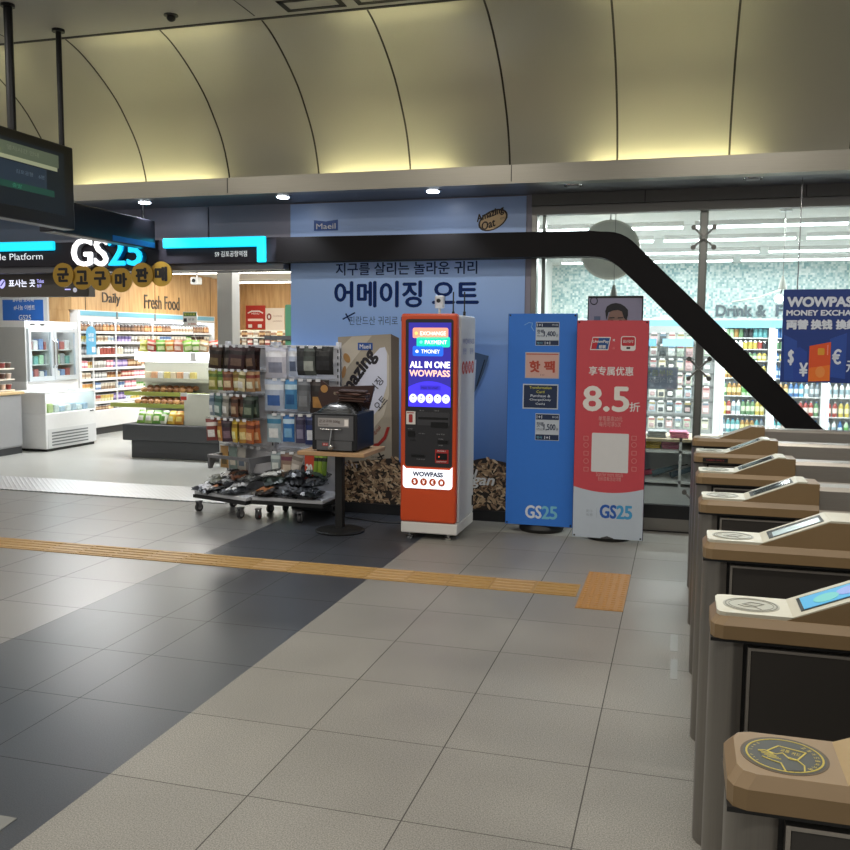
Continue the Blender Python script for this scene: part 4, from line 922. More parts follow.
        for k, ch in enumerate('TAP CARD'):
            if ch == ' ': continue
            a_ = math.radians(215-k*11); f.text(ch, .0485*math.cos(a_), .0485*math.sin(a_)-.002, .0035, .004, yl, .01, .0014, rot=a_-PI/2)
        mb.build('sticker', t)
    # steel top housing behind the cap
    mb = MB(); pr = [(y-.006, zt-.06), (y-.006, zt-.035), (y+.022, zt-.022), (y+.022, zt+.055), (y+.036, zt+.07), (y1-.036, zt+.07), (y1-.022, zt+.055), (y1-.022, zt-.022), (y1+.006, zt-.035), (y1+.006, zt-.06)]
    mb.prism(pr, 'X', .552, XE, gm)
    mb.box(.72, 1.0, y+.05, y+.052, zt+.0700, zt+.0705, slot); mb.build('housing', t)
    if i in (2, 3, 4): 
        mb = MB(); mb.box(.56, .70, y-.002, y+.012, zt-.13, zt-.08, black, .004, 1); mb.build('flap_slot', t)
# tape patches between the gates, steel plate on the floor
for k, (l, tt, r, b) in enumerate(((670, 636, 690, 651), (670, 661, 690, 679))):
    a = atZ(l, b); c = atZ(r, tt); mb = MB(); mb.box(a.x, .035, min(a.y, c.y), max(a.y, c.y), 0, .0012, mat('#8a8a86', .35, noise=.1, name='shiny tape')); o = mb.build('floor_patch', base=(a.x, a.y, 0))
    tag(o, ['farther shiny grey patch of clear tape on the floor beside the gate posts', 'nearer shiny patch of clear tape on the floor beside the gate posts'][k], 'floor tape')
a = atZ(17, 819); b = atZ(0, 830)
mb = MB(); mb.box(a.x-.6, a.x, b.y-.3, a.y, 0, .004, mat('#8f8f8c', .35, metal=.5), .001, 1); o = mb.build('access_plate', base=(a.x-.3, a.y-.2, 0)); tag(o, 'light grey metal access plate set on the dark floor at the lower left', 'floor plate')

# ================================================================= tactile paving
tac = mat('#a9854a', .5, noise=.08, nscale=30, name='tactile yellow'); tacb = mat('#a97a3e', .5, noise=.1, nscale=30, name='tactile amber'); tacw = mat('#b8966a', .4)
x = -.62; k = 0; TY = 5.88
tt_ = []
while x > -8.0:
    a0, a1 = x-.3, x
    mb = MB(); mb.box(a0+.002, a1-.002, TY, TY+.3, 0, .005, tac)
    for j in range(4): mb.box(a0+.012, a1-.012, TY+.03+j*.072, TY+.052+j*.072, .005, .0095, tacw if k % 3 == 1 else tac, .002, 1)
    o = mb.build('guiding_tile', base=((a0+a1)/2, TY+.15, 0)); tt_.append(o); x -= .3; k += 1
for j, o in enumerate(tt_): tag(o, 'yellow ribbed guiding tile, %s from the amber block' % (ORD[j]), 'tactile tile', 'yellow guiding tiles in a line across the floor')
for j in range(3):
    mb = MB(); y0_ = 5.63+.31*j; mb.box(-.6, -.3, y0_, y0_+.305, 0, .005, tacb)
    for p in range(6):
        for q_ in range(6): mb.lathe([(.016, .005, tacb), (.011, .010, tacb)], (-.575+p*.05, y0_+.026+q_*.05, 0), 8)
    o = mb.build('warning_tile', base=(-.45, y0_+.15, 0)); tag(o, ['nearest', 'middle', 'farthest'][j]+' amber dotted warning tile of the block ending the yellow strip', 'tactile tile', 'amber dotted warning tiles')
# ================================================================= merchandise racks on dollies
rackw = mat('#cacacf', .4, name='rack white metal'); rackg = mat('#77777a', .4, metal=.4)
def colr(*h): return [mat(c, .4, noise=.25, nscale=25) for c in h]
def caster(t, x, y, redw=False):
    mb = MB(); mb.cyl((x-.015, y, .04), (x+.015, y, .04), .04, mat('#2b2b2d', .5), 16); mb.cyl((x-.018, y, .04), (x+.018, y, .04), .022, mat('#8a2f33' if redw else '#8b8b8c', .4), 12); mb.box(x-.022, x-.018, y-.02, y+.02, .04, .10, rackg); mb.box(x+.018, x+.022, y-.02, y+.02, .04, .10, rackg); mb.box(x-.025, x+.025, y-.025, y+.025, .095, .105, rackg); mb.build('caster', t)
def make_rack(x0, x1, y0, y1, label, rows, deckz, cas, backx0=None):
    t = thing('display_rack', ((x0+x1)/2, (y0+y1)/2, 0), label, 'display rack')
    mb = MB(); mb.box(x0, x1, y1-.03, y1, deckz, 1.60, rackw) ; mb.build('back_panel', t)
    for x in (x0+.02, x1-.02):
        mb = MB(); mb.box(x-.02, x+.02, y1-.04, y1+.01, .1, 1.66, rackw, .003, 1)
        for z in range(22): mb.box(x-.006, x+.006, y1-.0425, y1-.04, .3+z*.06, .33+z*.06, slot)
        mb.build('upright', t)
    mb = MB(); mb.box(x0-.02, x1+.02, y0, y1+.02, deckz-.035, deckz, mat('#c6c7cb', .35), .004, 1); mb.build('deck', t)
    mb = MB(); mb.box(x0-.03, x1+.03, y0-.01, y1+.03, deckz-.07, deckz-.037, black, .004, 1); mb.build('dolly', t)
    for i, (cx, cy_) in enumerate(cas): caster(t, cx, cy_, i == 0 and x0 > -3.9)
    for (z, depth) in rows:
        mb = MB(); mb.box(x0+.01, x1-.01, y1-.05, y1-.03, z, z+.03, rackw)
        nn = 7
        for i in range(nn):
            x = x0+.05+(x1-x0-.1)*i/(nn-1); mb.cyl((x, y1-.04, z+.015), (x, y1-.04-depth, z+.02), .003, chrome, 6)
        mb.cyl((x0+.02, y1-.04-depth, z+.022), (x1-.02, y1-.04-depth, z+.022), .003, chrome, 6)
        for i in range(nn-1):
            x = x0+.07+(x1-x0-.14)*(i+.5)/(nn-1); mb.box(x-.022, x+.022, y1-.047-depth, y1-.043-depth, z+.005, z+.03, mat('#dfe0e4', .4))
        mb.build('hook_rail', t)
    return t
_before = set(bpy.data.objects)
LR = (-4.54, -3.88, 7.50, 7.95); RR = (-3.80, -3.13, 7.52, 8.05)
make_rack(*LR, 'left white display rack hung with snack pouches, standing on a wheeled dolly', [(1.60, .24), (1.37, .26), (1.135, .28), (.90, .28), (.62, .1)], .21, [(LR[0]-.0, LR[2]+.04), (LR[1]-.08, LR[2]+.03), (LR[0]+.1, LR[3]-.05), (LR[1]-.05, LR[3]-.05)])
_rightrack = lambda: make_rack(*RR, 'white display rack hung with bags and packs, right beside the blue poster', [(1.60, .22), (1.29, .26), (.96, .27), (.60, .28)], .22, [(RR[0]+.03, RR[2]+.03), (RR[1]-.2, RR[2]+.0), (RR[0]+.1, RR[3]-.05), (RR[1]-.03, RR[3]-.1)])
def pack(name, x, y, ztop, w, h, d, mt, band, lab, label, cat, group, tilt=0.0, ry=0.0):
    mb = MB(); pouch(mb, w, h, d, mt, band, lab)
    if tilt or ry: mb.xf(Matrix.Rotation(tilt, 4, 'Z') @ Matrix.Rotation(ry, 4, 'Y'))
    mb.xf(Matrix.Translation((x, y, ztop)))
    return tag(mb.build(name, base=(x, y, ztop-h)), label, cat, group)
R = random.Random(11)
rowsL = [
    (1.60, .215, .24, 4, [('dark brown', '#3c2a20', '#1e1713', '#7a6a4a'), ('black and tan', '#2e2722', '#171311', '#6b5f52'), ('dark plum', '#3b2529', '#1e1518', '#705a50'), ('deep maroon', '#35201f', '#1a1212', '#7d6450')], 'top row'),
    (1.37, .19, .26, 6, [('golden green', '#8a8a3a', '#59702c', '#d8cf9a'), ('leaf green', '#6f8f3f', '#3f5c26', '#e6e2b8'), ('rusty brown', '#8a5a3c', '#5b3322', '#e0c8a4'), ('straw yellow', '#b09a5a', '#7a5a2a', '#efe4c2'), ('cream', '#d3c7a0', '#6e6a36', '#f2ecd8'), ('tan and red', '#a9835a', '#7a2f22', '#eadcc0')], 'second row'),
    (1.135, .205, .28, 6, [('silver blue', '#7e8d9a', '#4e6478', '#d9e2e6'), ('teal grey', '#5d7a78', '#36524f', '#c2cfca'), ('grey white', '#9a9890', '#6d6b64', '#e4e2da'), ('coffee brown', '#6c4a38', '#3c281e', '#b9a184'), ('dark chestnut', '#4a2e24', '#2a1a15', '#8c705a'), ('bottle green', '#2f3d33', '#1b241e', '#7d8a76')], 'third row'),
    (.90, .215, .28, 6, [('maroon and white', '#7c3c36', '#d6cfc8', '#e8e4dc'), ('amber', '#b47a32', '#7b4a1c', '#e6cf94'), ('plum', '#3d2733', '#241820', '#7c6470'), ('bright yellow', '#c4a63a', '#8a6a1e', '#efe3a0'), ('mustard', '#b5873a', '#7c4f22', '#e3c98e'), ('burnt orange', '#a85c2e', '#6b2f18', '#dfae7e')], 'fourth row')]
for z, h, dep, n, cols, rn in rowsL:
    for i in range(n):
        x = LR[0]+.02+(LR[1]-LR[0]-.04)*(i+.5)/n; cn, a_, b_, c_ = cols[i]
        w = (LR[1]-LR[0])/n*1.02
        for k in range(2 if i % 2 else 3):
            y = LR[3]-.04-dep+.03+k*.055+R.uniform(-.015, .015)
            la = '%s snack pouch, %s from left, %s of the left rack, front' % (cn, ORD[i], rn) if k == 0 else '%s snack pouch behind the front one, %s from left, %s, left rack' % (cn, ORD[i], rn)
            if k == 2: la = '%s snack pouch at the very back, %s from left, %s, left rack' % (cn, ORD[i], rn)
            pack('snack_pouch', x, y, z+.01, w, h, .05, mat(a_, .35, noise=.3, nscale=30), mat(b_, .4), mat(c_, .4, noise=.45, nscale=40), la, 'snack', 'snack pouches on the left rack', R.uniform(-.45, .45), R.uniform(-.1, .1))
for i, (cn, a_, c_) in enumerate((('amber toned', '#b08a56', '#6b5a3a'), ('grey green', '#7c8c86', '#c9c2b4'), ('pale patterned', '#a8a49c', '#5d6a7a'))):
    pack('card_pack', LR[0]+.09+.12*i, LR[3]-.15, .63, .115, .22, .02, mat(a_, .4, noise=.3, nscale=20), None, mat(c_, .4, noise=.3, nscale=40), cn+' flat card pack on the lowest bar of the left rack', 'pack', 'card packs on the left rack')
# grey brackets of the left rack bottom
t = thing('folding_bracket', (-4.2, 7.62, .3), 'grey angled bracket arms folded below the pouches of the left rack', 'bracket')
for x in (LR[0]+.06, LR[1]-.05):
    mb = MB(); mb.prism([(7.62, .56), (7.90, .56), (7.90, .50), (7.70, .50), (7.66, .42), (7.62, .42)], 'X', x-.012, x+.012, rackg); mb.build('arm', t)
mb = MB(); mb.box(LR[0]+.05, LR[1]-.04, 7.61, 7.64, .53, .56, rackg); mb.build('crossbar', t)
lowbar = MB(); lowbar.box(LR[0]+.05, LR[1]-.04, 7.88, 7.92, .30, .33, rackg); lowbar.build('crossbar', t)
_left_items = [o for o in bpy.data.objects if o not in _before and o.parent is None]
_rightrack()
# right rack: bags, garments
BW = RR[1]-RR[0]
def rr(i, n): return RR[0]+.0+BW*(i+.5)/n
big = [(-3.70, .22, .30, '#c9c8d4', '#f0eff4', '#8f93a8', 'white bag with pale round print, left end of right rack top row'),
       (-3.52, .10, .28, '#b9c3d8', '#e3e6ee', '#5e6a86', 'narrow pale blue bag, second from left, right rack top row'),
       (-3.44, .10, .27, '#2a2c30', '#1a1b1e', '#3e4248', 'slim black bag, third from left, right rack top row'),
       (-3.36, .15, .27, '#4a504c', '#2f3431', '#a9aea8', 'grey camouflage patterned bag in the top row of the right rack'),
       (-3.215, .20, .26, '#141416', '#0d0d0f', '#2c2c30', 'glossy black bag at the right end, right rack top row')]
for x, w, h, a_, b_, c_, la in big: pack('carrier_bag', x, RR[3]-.04-.20, 1.62, w, h, .06, mat(a_, .35, noise=.3, nscale=14), mat(b_, .4), mat(c_, .4, noise=.4, nscale=18), la, 'bag', 'bags in the top row of the right rack')
r2 = [(-3.70, .20, .30, '#aeb9cc', '#d9dfe8', '#3f66a8', 'white and blue bag, left end of the right rack second row'),
      (-3.53, .13, .28, '#4a86b4', '#b8d4e4', '#2c5f94', 'sky blue pack, second from left, right rack second row'),
      (-3.40, .13, .30, '#6c6f74', '#53565b', '#84878c', 'plain grey pack in the middle of the second row of the right rack'),
      (-3.24, .19, .31, '#2c211f', '#1a1413', '#b5854a', 'dark brown pack, right end of the right rack second row')]
for x, w, h, a_, b_, c_, la in r2: pack('carrier_bag', x, RR[3]-.04-.24, 1.31, w, h, .06, mat(a_, .35, noise=.3, nscale=14), mat(b_, .4), mat(c_, .4, noise=.3, nscale=18), la, 'bag', 'packs in the second row of the right rack')
r3 = [(-3.70, .15, .27, '#9fb2bc', '#3a7a9c', '#e2e8ea', 'pale pack, left end of the right rack third row'),
      (-3.55, .12, .26, '#2f6fb0', '#bcd6ea', '#7fb2d8', 'bright blue pack, second from left, right rack third row'),
      (-3.43, .10, .27, '#4a4664', '#302c48', '#8a86a0', 'muted violet pack in the middle of the third row of the right rack'),
      (-3.32, .12, .28, '#27366c', '#18224a', '#d8dbe4', 'navy pack with white label, fourth from left, right rack third row'),
      (-3.20, .12, .28, '#1f2d63', '#141d44', '#6f86c4', 'navy pack at the right end of the third row of the right rack')]
for x, w, h, a_, b_, c_, la in r3: pack('socks_pack', x, RR[3]-.04-.25, .98, w, h, .05, mat(a_, .35, noise=.3, nscale=20), mat(b_, .4), mat(c_, .4, noise=.3, nscale=30), la, 'pack', 'packs in the third row of the right rack')
r4 = [(-3.68, .10, .20, '#8d9a9c', '#b8c4c2', '#d2d8d4', 'small grey green pack, left end, right rack lowest row', 0),
      (-3.56, .13, .23, '#8c7466', '#6a3a4a', '#c8b8a6', 'brown card pack, second from left, right rack lowest row', 0),
      (-3.44, .12, .22, '#a49c94', '#7a726a', '#cfc8c0', 'tilted pale grey pack in the lowest row of the right rack', .25)]
for x, w, h, a_, b_, c_, la, ry in r4: pack('card_pack', x, RR[3]-.04-.27, .62, w, h, .03, mat(a_, .4, noise=.2), mat(b_, .4), mat(c_, .4, noise=.2), la, 'pack', 'packs in the lowest row of the right rack', 0, ry)
mb = MB(); x = -3.325; y = RR[3]-.32; mb.box(x-.05, x+.05, y, y+.015, .37, .62, mat('#c4452c', .4)); Face(mb, (x-.05, y, .37)).text('30', .015, .04, .06, .11, white, .03, .002, rot=.0); tag(mb.build('price_card', base=(x, y, .37)), 'orange red card with white digits 30 hanging beside the table edge', 'card')
for k in range(3):
    x = -3.25+.045*k; pack('glove_pack', x, RR[3]-.33, .62, .045, .20, .02, mat(['#7a9a32', '#8fae3a', '#6b8c2c'][k], .4), mat('#20241a'), None, ['leftmost', 'middle', 'rightmost'][k]+' of three slim lime green packs hanging under the table edge', 'pack', 'lime green packs under the table edge', 0, .08)
# loose bags heaped on the dollies
def flat_bag(x, y, z, w, l, th, rz, tiltx, tilty, a_, c_, label, group, name='packed_bag'):
    mb = MB(); pouch(mb, w, l, th, mat(a_, .3, noise=.5, nscale=9, bump=.6), None, mat(c_, .35, noise=.5, nscale=22), (0, 0, l/2))
    mb.xf(Matrix.Translation((x, y, z)) @ Matrix.Rotation(rz, 4, 'Z') @ Matrix.Rotation(tilty, 4, 'Y') @ Matrix.Rotation(-PI/2+tiltx, 4, 'X'))
    for v_ in mb.v: v_ += Vector((R.uniform(-.012, .012), R.uniform(-.012, .012), R.uniform(-.008, .012)))
    return tag(mb.build(name, base=(x, y, z)), label, 'bag', group)
spots = ['front left', 'front middle', 'front right', 'back left', 'back middle', 'back right', 'top left', 'top middle', 'topmost']
cl_ = [('#2c2d33', '#c9c9cf', 'black and white striped'), ('#23262a', '#8a5a3c', 'black and orange'), ('#3a3d42', '#d2d4d8', 'charcoal'), ('#7d7f74', '#565a50', 'olive grey'), ('#1f2024', '#8a8d94', 'black'), ('#c0c2c6', '#3a3c42', 'white and black'), ('#2a2c33', '#e0e0e4', 'black striped'), ('#6e4630', '#2a2a2c', 'rust and black'), ('#55585a', '#8e9290', 'grey')]
for k in range(9):
    lx = LR[0]+.12+.17*(k % 3)+(.05 if k > 5 else 0); ly = 7.56+.13*((k//3) % 3)+(-.06 if k > 5 else 0); a_, c_, cn = cl_[k]
    flat_bag(lx, ly, .25+.05*(k//3)+.012*(k % 2), .2, .26, .06, R.uniform(-1, 1), R.uniform(-.1, .35), R.uniform(-.25, .25), a_, c_, cn+' packed bag, '+spots[k]+' of the left dolly heap', 'bags heaped on the left dolly')
cr_ = [('#2a2320', '#8f5c36', 'black and orange'), ('#18191c', '#5a5c60', 'black'), ('#1c1f24', '#44484e', 'dark slate'), ('#1f2a26', '#4e5a54', 'dark green'), ('#141518', '#33363a', 'glossy black'), ('#24272c', '#60646a', 'dark grey'), ('#c4c4c0', '#222222', 'white topped'), ('#1a1c20', '#3e444a', 'black crumpled'), ('#26302e', '#565e5a', 'deep green grey')]
for k in range(9):
    lx = RR[0]+.12+.2*(k % 3); ly = 7.60+.14*((k//3) % 3)+(-.08 if k > 5 else 0); a_, c_, cn = cr_[k]
    flat_bag(lx, ly, .27+.075*(k//3)+.015*(k % 2), .25, .3, .085, R.uniform(-1, 1), R.uniform(-.1, .4), R.uniform(-.3, .3), a_, c_, cn+' packed bag, '+spots[k]+' of the right dolly heap', 'bags heaped on the right dolly')

# the left rack stands turned a little: swing it and everything on it about its near right corner
_left_items += [o for o in bpy.data.objects if o.parent is None and o.get('group') == 'bags heaped on the left dolly']
_pv = Vector((-3.90, 7.52, 0)); _ra = Matrix.Rotation(math.radians(-18), 4, 'Z')
for o in _left_items:
    v = Vector(o.location)-_pv; o.location = _pv+(_ra @ v); o.rotation_euler.z += math.radians(-18)
# gold discs with Korean syllables
gold = mat('#b8923a', .35, metal=.4, name='gold disc'); 
for i, ((x, y), ch) in enumerate(zip(((63, 275), (82, 277.5), (100, 278.5), (121, 280), (142, 275), (161, 274)), '군고구마판매')):
    yy = F0-.10+(.02 if i % 2 else 0); p = atY(x, y, yy)
    t = thing('letter_disc', (p.x, yy, p.z-.1), 'gold disc bearing the black syllable %s under the large lit letters' % ch, 'sign disc', 'gold syllable discs')
    mb = MB(); mb.cyl((p.x, yy+.015, p.z), (p.x, yy, p.z), .122, gold, 32, smooth=False); mb.cyl((p.x, yy+.015, p.z+.09), (p.x, F0+.08, 2.40), .004, black, 6); mb.build('disc', t)
    mb = MB(); Face(mb, (p.x, yy, p.z)).text(ch, -.062, -.064, .124, .128, mat('#120d0b'), .06, .002); mb.build('syllable', t)
# dark ticket-office sign below the band
t = thing('direction_sign', (-6.8, 8.25, 2.1), 'dark grey direction sign with white Korean words for the ticket office', 'sign')
dY = 8.25; a = atY(0, 297, dY); b = atY(88, 276, dY); c = atY(83, 297, dY)
mb = MB(); mb.box(-9.4, b.x, dY, dY+.12, a.z, atY(40, 273.5, dY).z, mat('#5e5852', .45), .006, 1); mb.build('panel', t)
mb = MB(); f = Face(mb, (0, dY, 0)); q = lambda x_, y_: (lambda p: (p.x, p.z))(atY(x_, y_, dY)); lw = lamp_mat('#e8ecff', 1.2); lb = lamp_mat('#b9b6ff', 1.0)
a_ = q(9, 287); b_ = q(35, 279.5); f.text('표사는 곳', a_[0], a_[1], b_[0]-a_[0], b_[1]-a_[1], lw, .02, .002)
a_ = q(37, 283); f.text('Ticket', a_[0], a_[1], .09, .04, lb, .01, .002); a_ = q(37, 287.5); f.text('售票', a_[0], a_[1], .06, .035, lb, 0, .002)
c_ = q(2.5, 284); f.ell(c_[0], c_[1], .035, .05, lb, .002, rot=-.3); f.line([(c_[0]-.02, c_[1]-.02), (c_[0]+.025, c_[1]+.03)], .012, mat('#3a3633'), .004)
c_ = q(75, 290); f.ell(c_[0], c_[1], .025, .025, mat('#cfcfe0', emit=.5), .002); a_ = q(65, 290); f.rect(a_[0], a_[1], .07, .012, lb, .002); mb.build('lettering', t)
mb = MB(); [mb.cyl((x, dY+.06, atY(40, 273.5, dY).z), (x, dY+.06, 2.97), .01, dkgrey, 8) for x in (-8.2, -6.5)]; mb.build('hanger', t)

# ================================================================= inside the shop, left part
cw = mat('#dedfdf', .35, name='fridge white'); cg = mat('#9a9b9d', .4, name='grey laminate'); board = mat('#cbb083', .45, noise=.08)
t = thing('counter', (-9.6, 9.5, 0), 'grey two-door counter with a pale wooden top at the left edge of the shop', 'counter')
mb = MB(); mb.box(-9.9, -9.19, 8.6, 10.86, .1, .86, cg); mb.box(-9.9, -9.2, 8.6, 10.86, 0, .1, dkgrey); mb.build('body', t)
mb = MB(); mb.box(-9.95, -9.15, 8.55, 10.9, .86, .90, board, .005, 1); mb.build('worktop', t)
for k in range(4):
    y = 8.62+.56*k; mb = MB(); mb.box(-9.19, -9.17, y, y+.55, .12, .85, cg, .003, 1); d_ = mb.build('door', t)
    mb = MB(); mb.box(-9.17, -9.15, y+(.48 if k % 2 == 0 else .03), y+(.52 if k % 2 == 0 else .07), .74, .76, chrome); mb.build('handle', d_)
# small tiered stand with cups on the counter
t = thing('tiered_stand', (-9.45, 9.85, .90), 'small three-tier stand of snack cups on the counter at the left edge', 'stand')
sp_ = atX(12, 385, -9.35)
for k in range(3): mb = MB(); mb.box(-9.6, -9.3, sp_.y-.75, sp_.y, .905+.155*k, .925+.155*k, mat('#d6d0c2', .4)); mb.build('shelf', t)
mb = MB(); mb.box(-9.62, -9.6, sp_.y-.75, sp_.y, .90, 1.35, mat('#b8b2a6')); mb.build('back', t)
for k in range(3):
    for j in range(5):
        y = sp_.y-.06-.12*j; mt = [mat('#8a3b3a', .4), mat('#cfb7a8', .4), mat('#5a4038', .4)][(j+k) % 3]
        mb = MB(); mb.lathe([(.03, .925+.155*k, mt), (.045, 1.0+.155*k, mt), (.046, 1.005+.155*k, white)], (-9.36, y, 0), 12); o = mb.build('snack_cup', base=(-9.36, y, .925+.155*k))
        tag(o, '%s snack cup, %s from right, %s tier of the counter stand' % (['dark red', 'pale pink', 'brown'][(j+k) % 3], ORD[j], ['lowest', 'middle', 'top'][k]), 'cup', 'snack cups on the tiered stand')
# upright fridge
fx = -9.62; ya = atX(25, 340, fx).y; yb = atX(77, 340, fx).y; 
t = thing('upright_fridge', (fx-.4, (ya+yb)/2, 0), 'tall white two-door glass fridge standing behind the wooden-topped counter', 'fridge')
mb = MB(); mb.box(fx-.75, fx-.71, ya, yb, 0, 1.93, cw); mb.box(fx-.75, fx, ya, ya+.04, 0, 1.93, mat('#b0b1b0', .4)); mb.box(fx-.75, fx, yb-.04, yb, 0, 1.93, cw); mb.box(fx-.75, fx, ya, yb, 1.83, 1.93, cw); mb.box(fx-.75, fx, ya, yb, 0, 1.0, cw); mb.box(fx-.72, fx-.05, (ya+yb)/2-.02, (ya+yb)/2+.02, 1.0, 1.83, cw); mb.build('cabinet', t)
for k in range(2):
    a0 = ya+.03+(yb-ya-.06)*k/2; a1 = a0+(yb-ya-.06)/2-.01
    mb = MB(); 
    for q_ in ((a0, a0+.06, 1.0, 1.82), (a1-.06, a1, 1.0, 1.82), (a0, a1, 1.0, 1.07), (a0, a1, 1.76, 1.82)): mb.box(fx, fx+.04, *q_, mat('#c4ccd2', .3, metal=.3))
    d_ = mb.build('door', t)
    mb = MB(); mb.box(fx+.015, fx+.02, a0+.06, a1-.06, 1.07, 1.76, glass); mb.build('pane', d_)
    hy = a1-.03 if k == 0 else a0+.03
    mb = MB(); mb.tube([(fx+.04, hy, 1.2), (fx+.07, hy, 1.25), (fx+.07, hy, 1.6), (fx+.04, hy, 1.65)], .012, chrome, 8); mb.build('handle', d_)
for k in range(2): mb = MB(); mb.box(fx, fx+.008, ya+.12+.22*k, ya+.22+.22*k, 1.865, 1.89, dkgrey); mb.build('badge', t)
mb = MB(); 
for z in (1.24, 1.47): mb.box(fx-.68, fx-.06, ya+.05, yb-.05, z, z+.012, mat('#e2e6e8', .3))
mb.build('shelves', t)
mb = MB(); mb.box(fx-.06, fx-.04, ya+.05, yb-.05, 1.80, 1.825, lamp_mat('#f2f8ff', 8)); mb.build('lamp', t)
R = random.Random(21)
pn = [('white carton', '#e6e8ea'), ('pale green pack', '#a9cfb0'), ('blue pack', '#7f9ac6'), ('grey pack', '#9aa0a6'), ('red pack', '#b86a68'), ('teal pack', '#6fa8a4')]
for k, z in enumerate((1.012, 1.252, 1.482)):
    for j in range(9):
        y = ya+.11+(yb-ya-.22)*j/8; nm, c = pn[(j*2+k) % 6]; h = .13+.02*((j+k) % 3)
        mb = MB(); mb.box(fx-.22, fx-.10, y-.05, y+.05, z, z+h, mat(c, .4, noise=.3, nscale=30), .012, 1); tag(mb.build('chilled_pack', base=(fx-.16, y, z)), '%s, %s from left, %s shelf of the tall fridge' % (nm, ORD[j], ['bottom', 'middle', 'top'][k]), 'pack', 'packs in the tall fridge')
# chest freezer with lit glass front
hx = -8.92; ya2, yb2 = 11.04, 12.22
t = thing('chest_freezer', (hx-.33, 11.6, 0), 'white chest freezer with a lit glass window on top and slotted vent below', 'freezer')
mb = MB(); mb.box(hx-.66, hx, ya2, yb2, .04, .56, cw, .008, 1); mb.box(hx-.66, hx, ya2, ya2+.03, .56, .87, cw); mb.box(hx-.66, hx, yb2-.03, yb2, .56, .87, cw); mb.box(hx-.66, hx-.63, ya2, yb2, .56, .87, cw); mb.box(hx-.03, hx, ya2, yb2, .84, .87, cw); mb.box(hx-.66, hx-.5, ya2, yb2, .84, .88, cw); mb.box(hx-.64, hx-.02, ya2+.04, yb2-.04, 0, .04, black)
mb.build('body', t)
mb = MB(); mb.box(hx-.012, hx-.006, ya2+.03, yb2-.03, .56, .84, glass); mb.box(hx-.5, hx-.03, ya2+.03, yb2-.03, .855, .86, glass); mb.build('glass_window', t)
mb = MB(); mb.box(hx, hx+.006, ya2+.04, yb2-.02, .05, .33, mat('#cfd1d2', .4)); 
for k in range(5): mb.box(hx+.006, hx+.008, ya2+.12, yb2-.22, .08+.045*k, .10+.045*k, mat('#6c7074', .5))
mb.box(hx+.0, hx+.009, yb2-.15, yb2-.07, .53, .55, dkgrey); mb.build('vent_panel', t)
mb = MB(); mb.box(hx-.6, hx-.57, ya2+.05, yb2-.05, .80, .83, lamp_mat('#e6f4ff', 12)); mb.build('lamp', t)
for j in range(8):
    mb = MB(); y = ya2+.12+.135*j; c = ['#b8cf6a', '#cfe0a0', '#dfe8ee', '#b9cfe4', '#e8eef2', '#c2d4e6', '#dfe6ee', '#aac4de'][j]
    mb.box(hx-.3, hx-.1, y-.055, y+.055, .56, .64+.02*(j % 3)+(.04 if j < 2 else 0), mat(c, .4, noise=.25, nscale=25), .02, 2); tag(mb.build('frozen_pack', base=(hx-.2, y, .56)), '%s frozen pack, %s from left in the lit chest freezer' % (['lime green', 'pale green', 'white', 'light blue', 'white', 'light blue', 'white', 'blue'][j], ORD[j]), 'pack', 'packs in the chest freezer')
# blue standing poster beyond the fridge
mb = MB(); Yp = 12.7; a = atY(4, 345, Yp); b = atY(43, 297, Yp)
t = thing('hanging_poster', ((a.x+b.x)/2, Yp, 1.6), 'blue poster with white Korean lines in a pale frame above the tall fridge', 'poster')
mb.box(a.x-.08, b.x+.08, Yp, Yp+.04, 1.3, 2.35, mat('#cfd2d4')); mb.build('frame', t)
mb = MB(); f = Face(mb, (0, Yp, 0)); f.rect(a.x, 1.35, b.x-a.x, .95, mat('#2f6cc4', .4), .002); q = lambda x_, y_: (lambda p: (p.x, p.z))(atY(x_, y_, Yp))
for s_, l, bb, r_, tt in (('#우편 도시락', 13, 302, 34, 298), ('#나눔 이벤트', 14, 310, 35, 305), ('GS25', 19, 320, 31, 315)):
    a_ = q(l, bb); b_ = q(r_, tt); f.text(s_, a_[0], a_[1], b_[0]-a_[0], b_[1]-a_[1], white, .01, .004)
mb.build('print', t)

# ---- products
def bottle_proto(kind, body, lab, cap):
    mb = MB()
    if kind == 'bottle': mb.lathe([(.028, 0, body), (.03, .01, body), (.03, .05, body), (.0305, .12, lab), (.028, .15, body), (.012, .185, body), (.012, .19, body), (.013, .205, cap)], (0, 0, 0), 10)
    elif kind == 'can': mb.lathe([(.026, 0, chrome), (.031, .008, body), (.031, .10, body), (.026, .115, chrome)], (0, 0, 0), 10)
    elif kind == 'cup': mb.lathe([(.028, 0, body), (.032, .05, lab), (.038, .095, body), (.039, .10, cap)], (0, 0, 0), 10)
    elif kind == 'carton':
        mb.box(-.03, .03, -.03, .03, 0, .11, body); mb.box(-.031, .031, -.031, .031, .03, .08, lab); mb.prism([(-.03, .11), (.03, .11), (.004, .14), (-.004, .14)], 'X', -.03, .03, cap)
    elif kind == 'box': mb.box(-.035, .035, -.03, .03, 0, .11, body, .004, 1); mb.box(-.0355, .0355, -.031, .031, .04, .08, lab)
    return mb
_pm = {}
def proto(kind, c, l, cap='#e6e6e6'):
    k = (kind, c, l, cap)
    if k not in _pm:
        o = bottle_proto(kind, mat(c, .3, noise=.1), mat(l, .4, noise=.3, nscale=60), mat(cap, .4)).build(kind); _pm[k] = o.data; bpy.data.objects.remove(o)
    return _pm[k]
def prod(name, me, loc, label, cat, group, sc=(1, 1, 1)):
    o = bpy.data.objects.new(name, me); COL.objects.link(o); o.location = loc; o.scale = sc; o['_base'] = tuple(loc)
    return tag(o, label, cat, group)
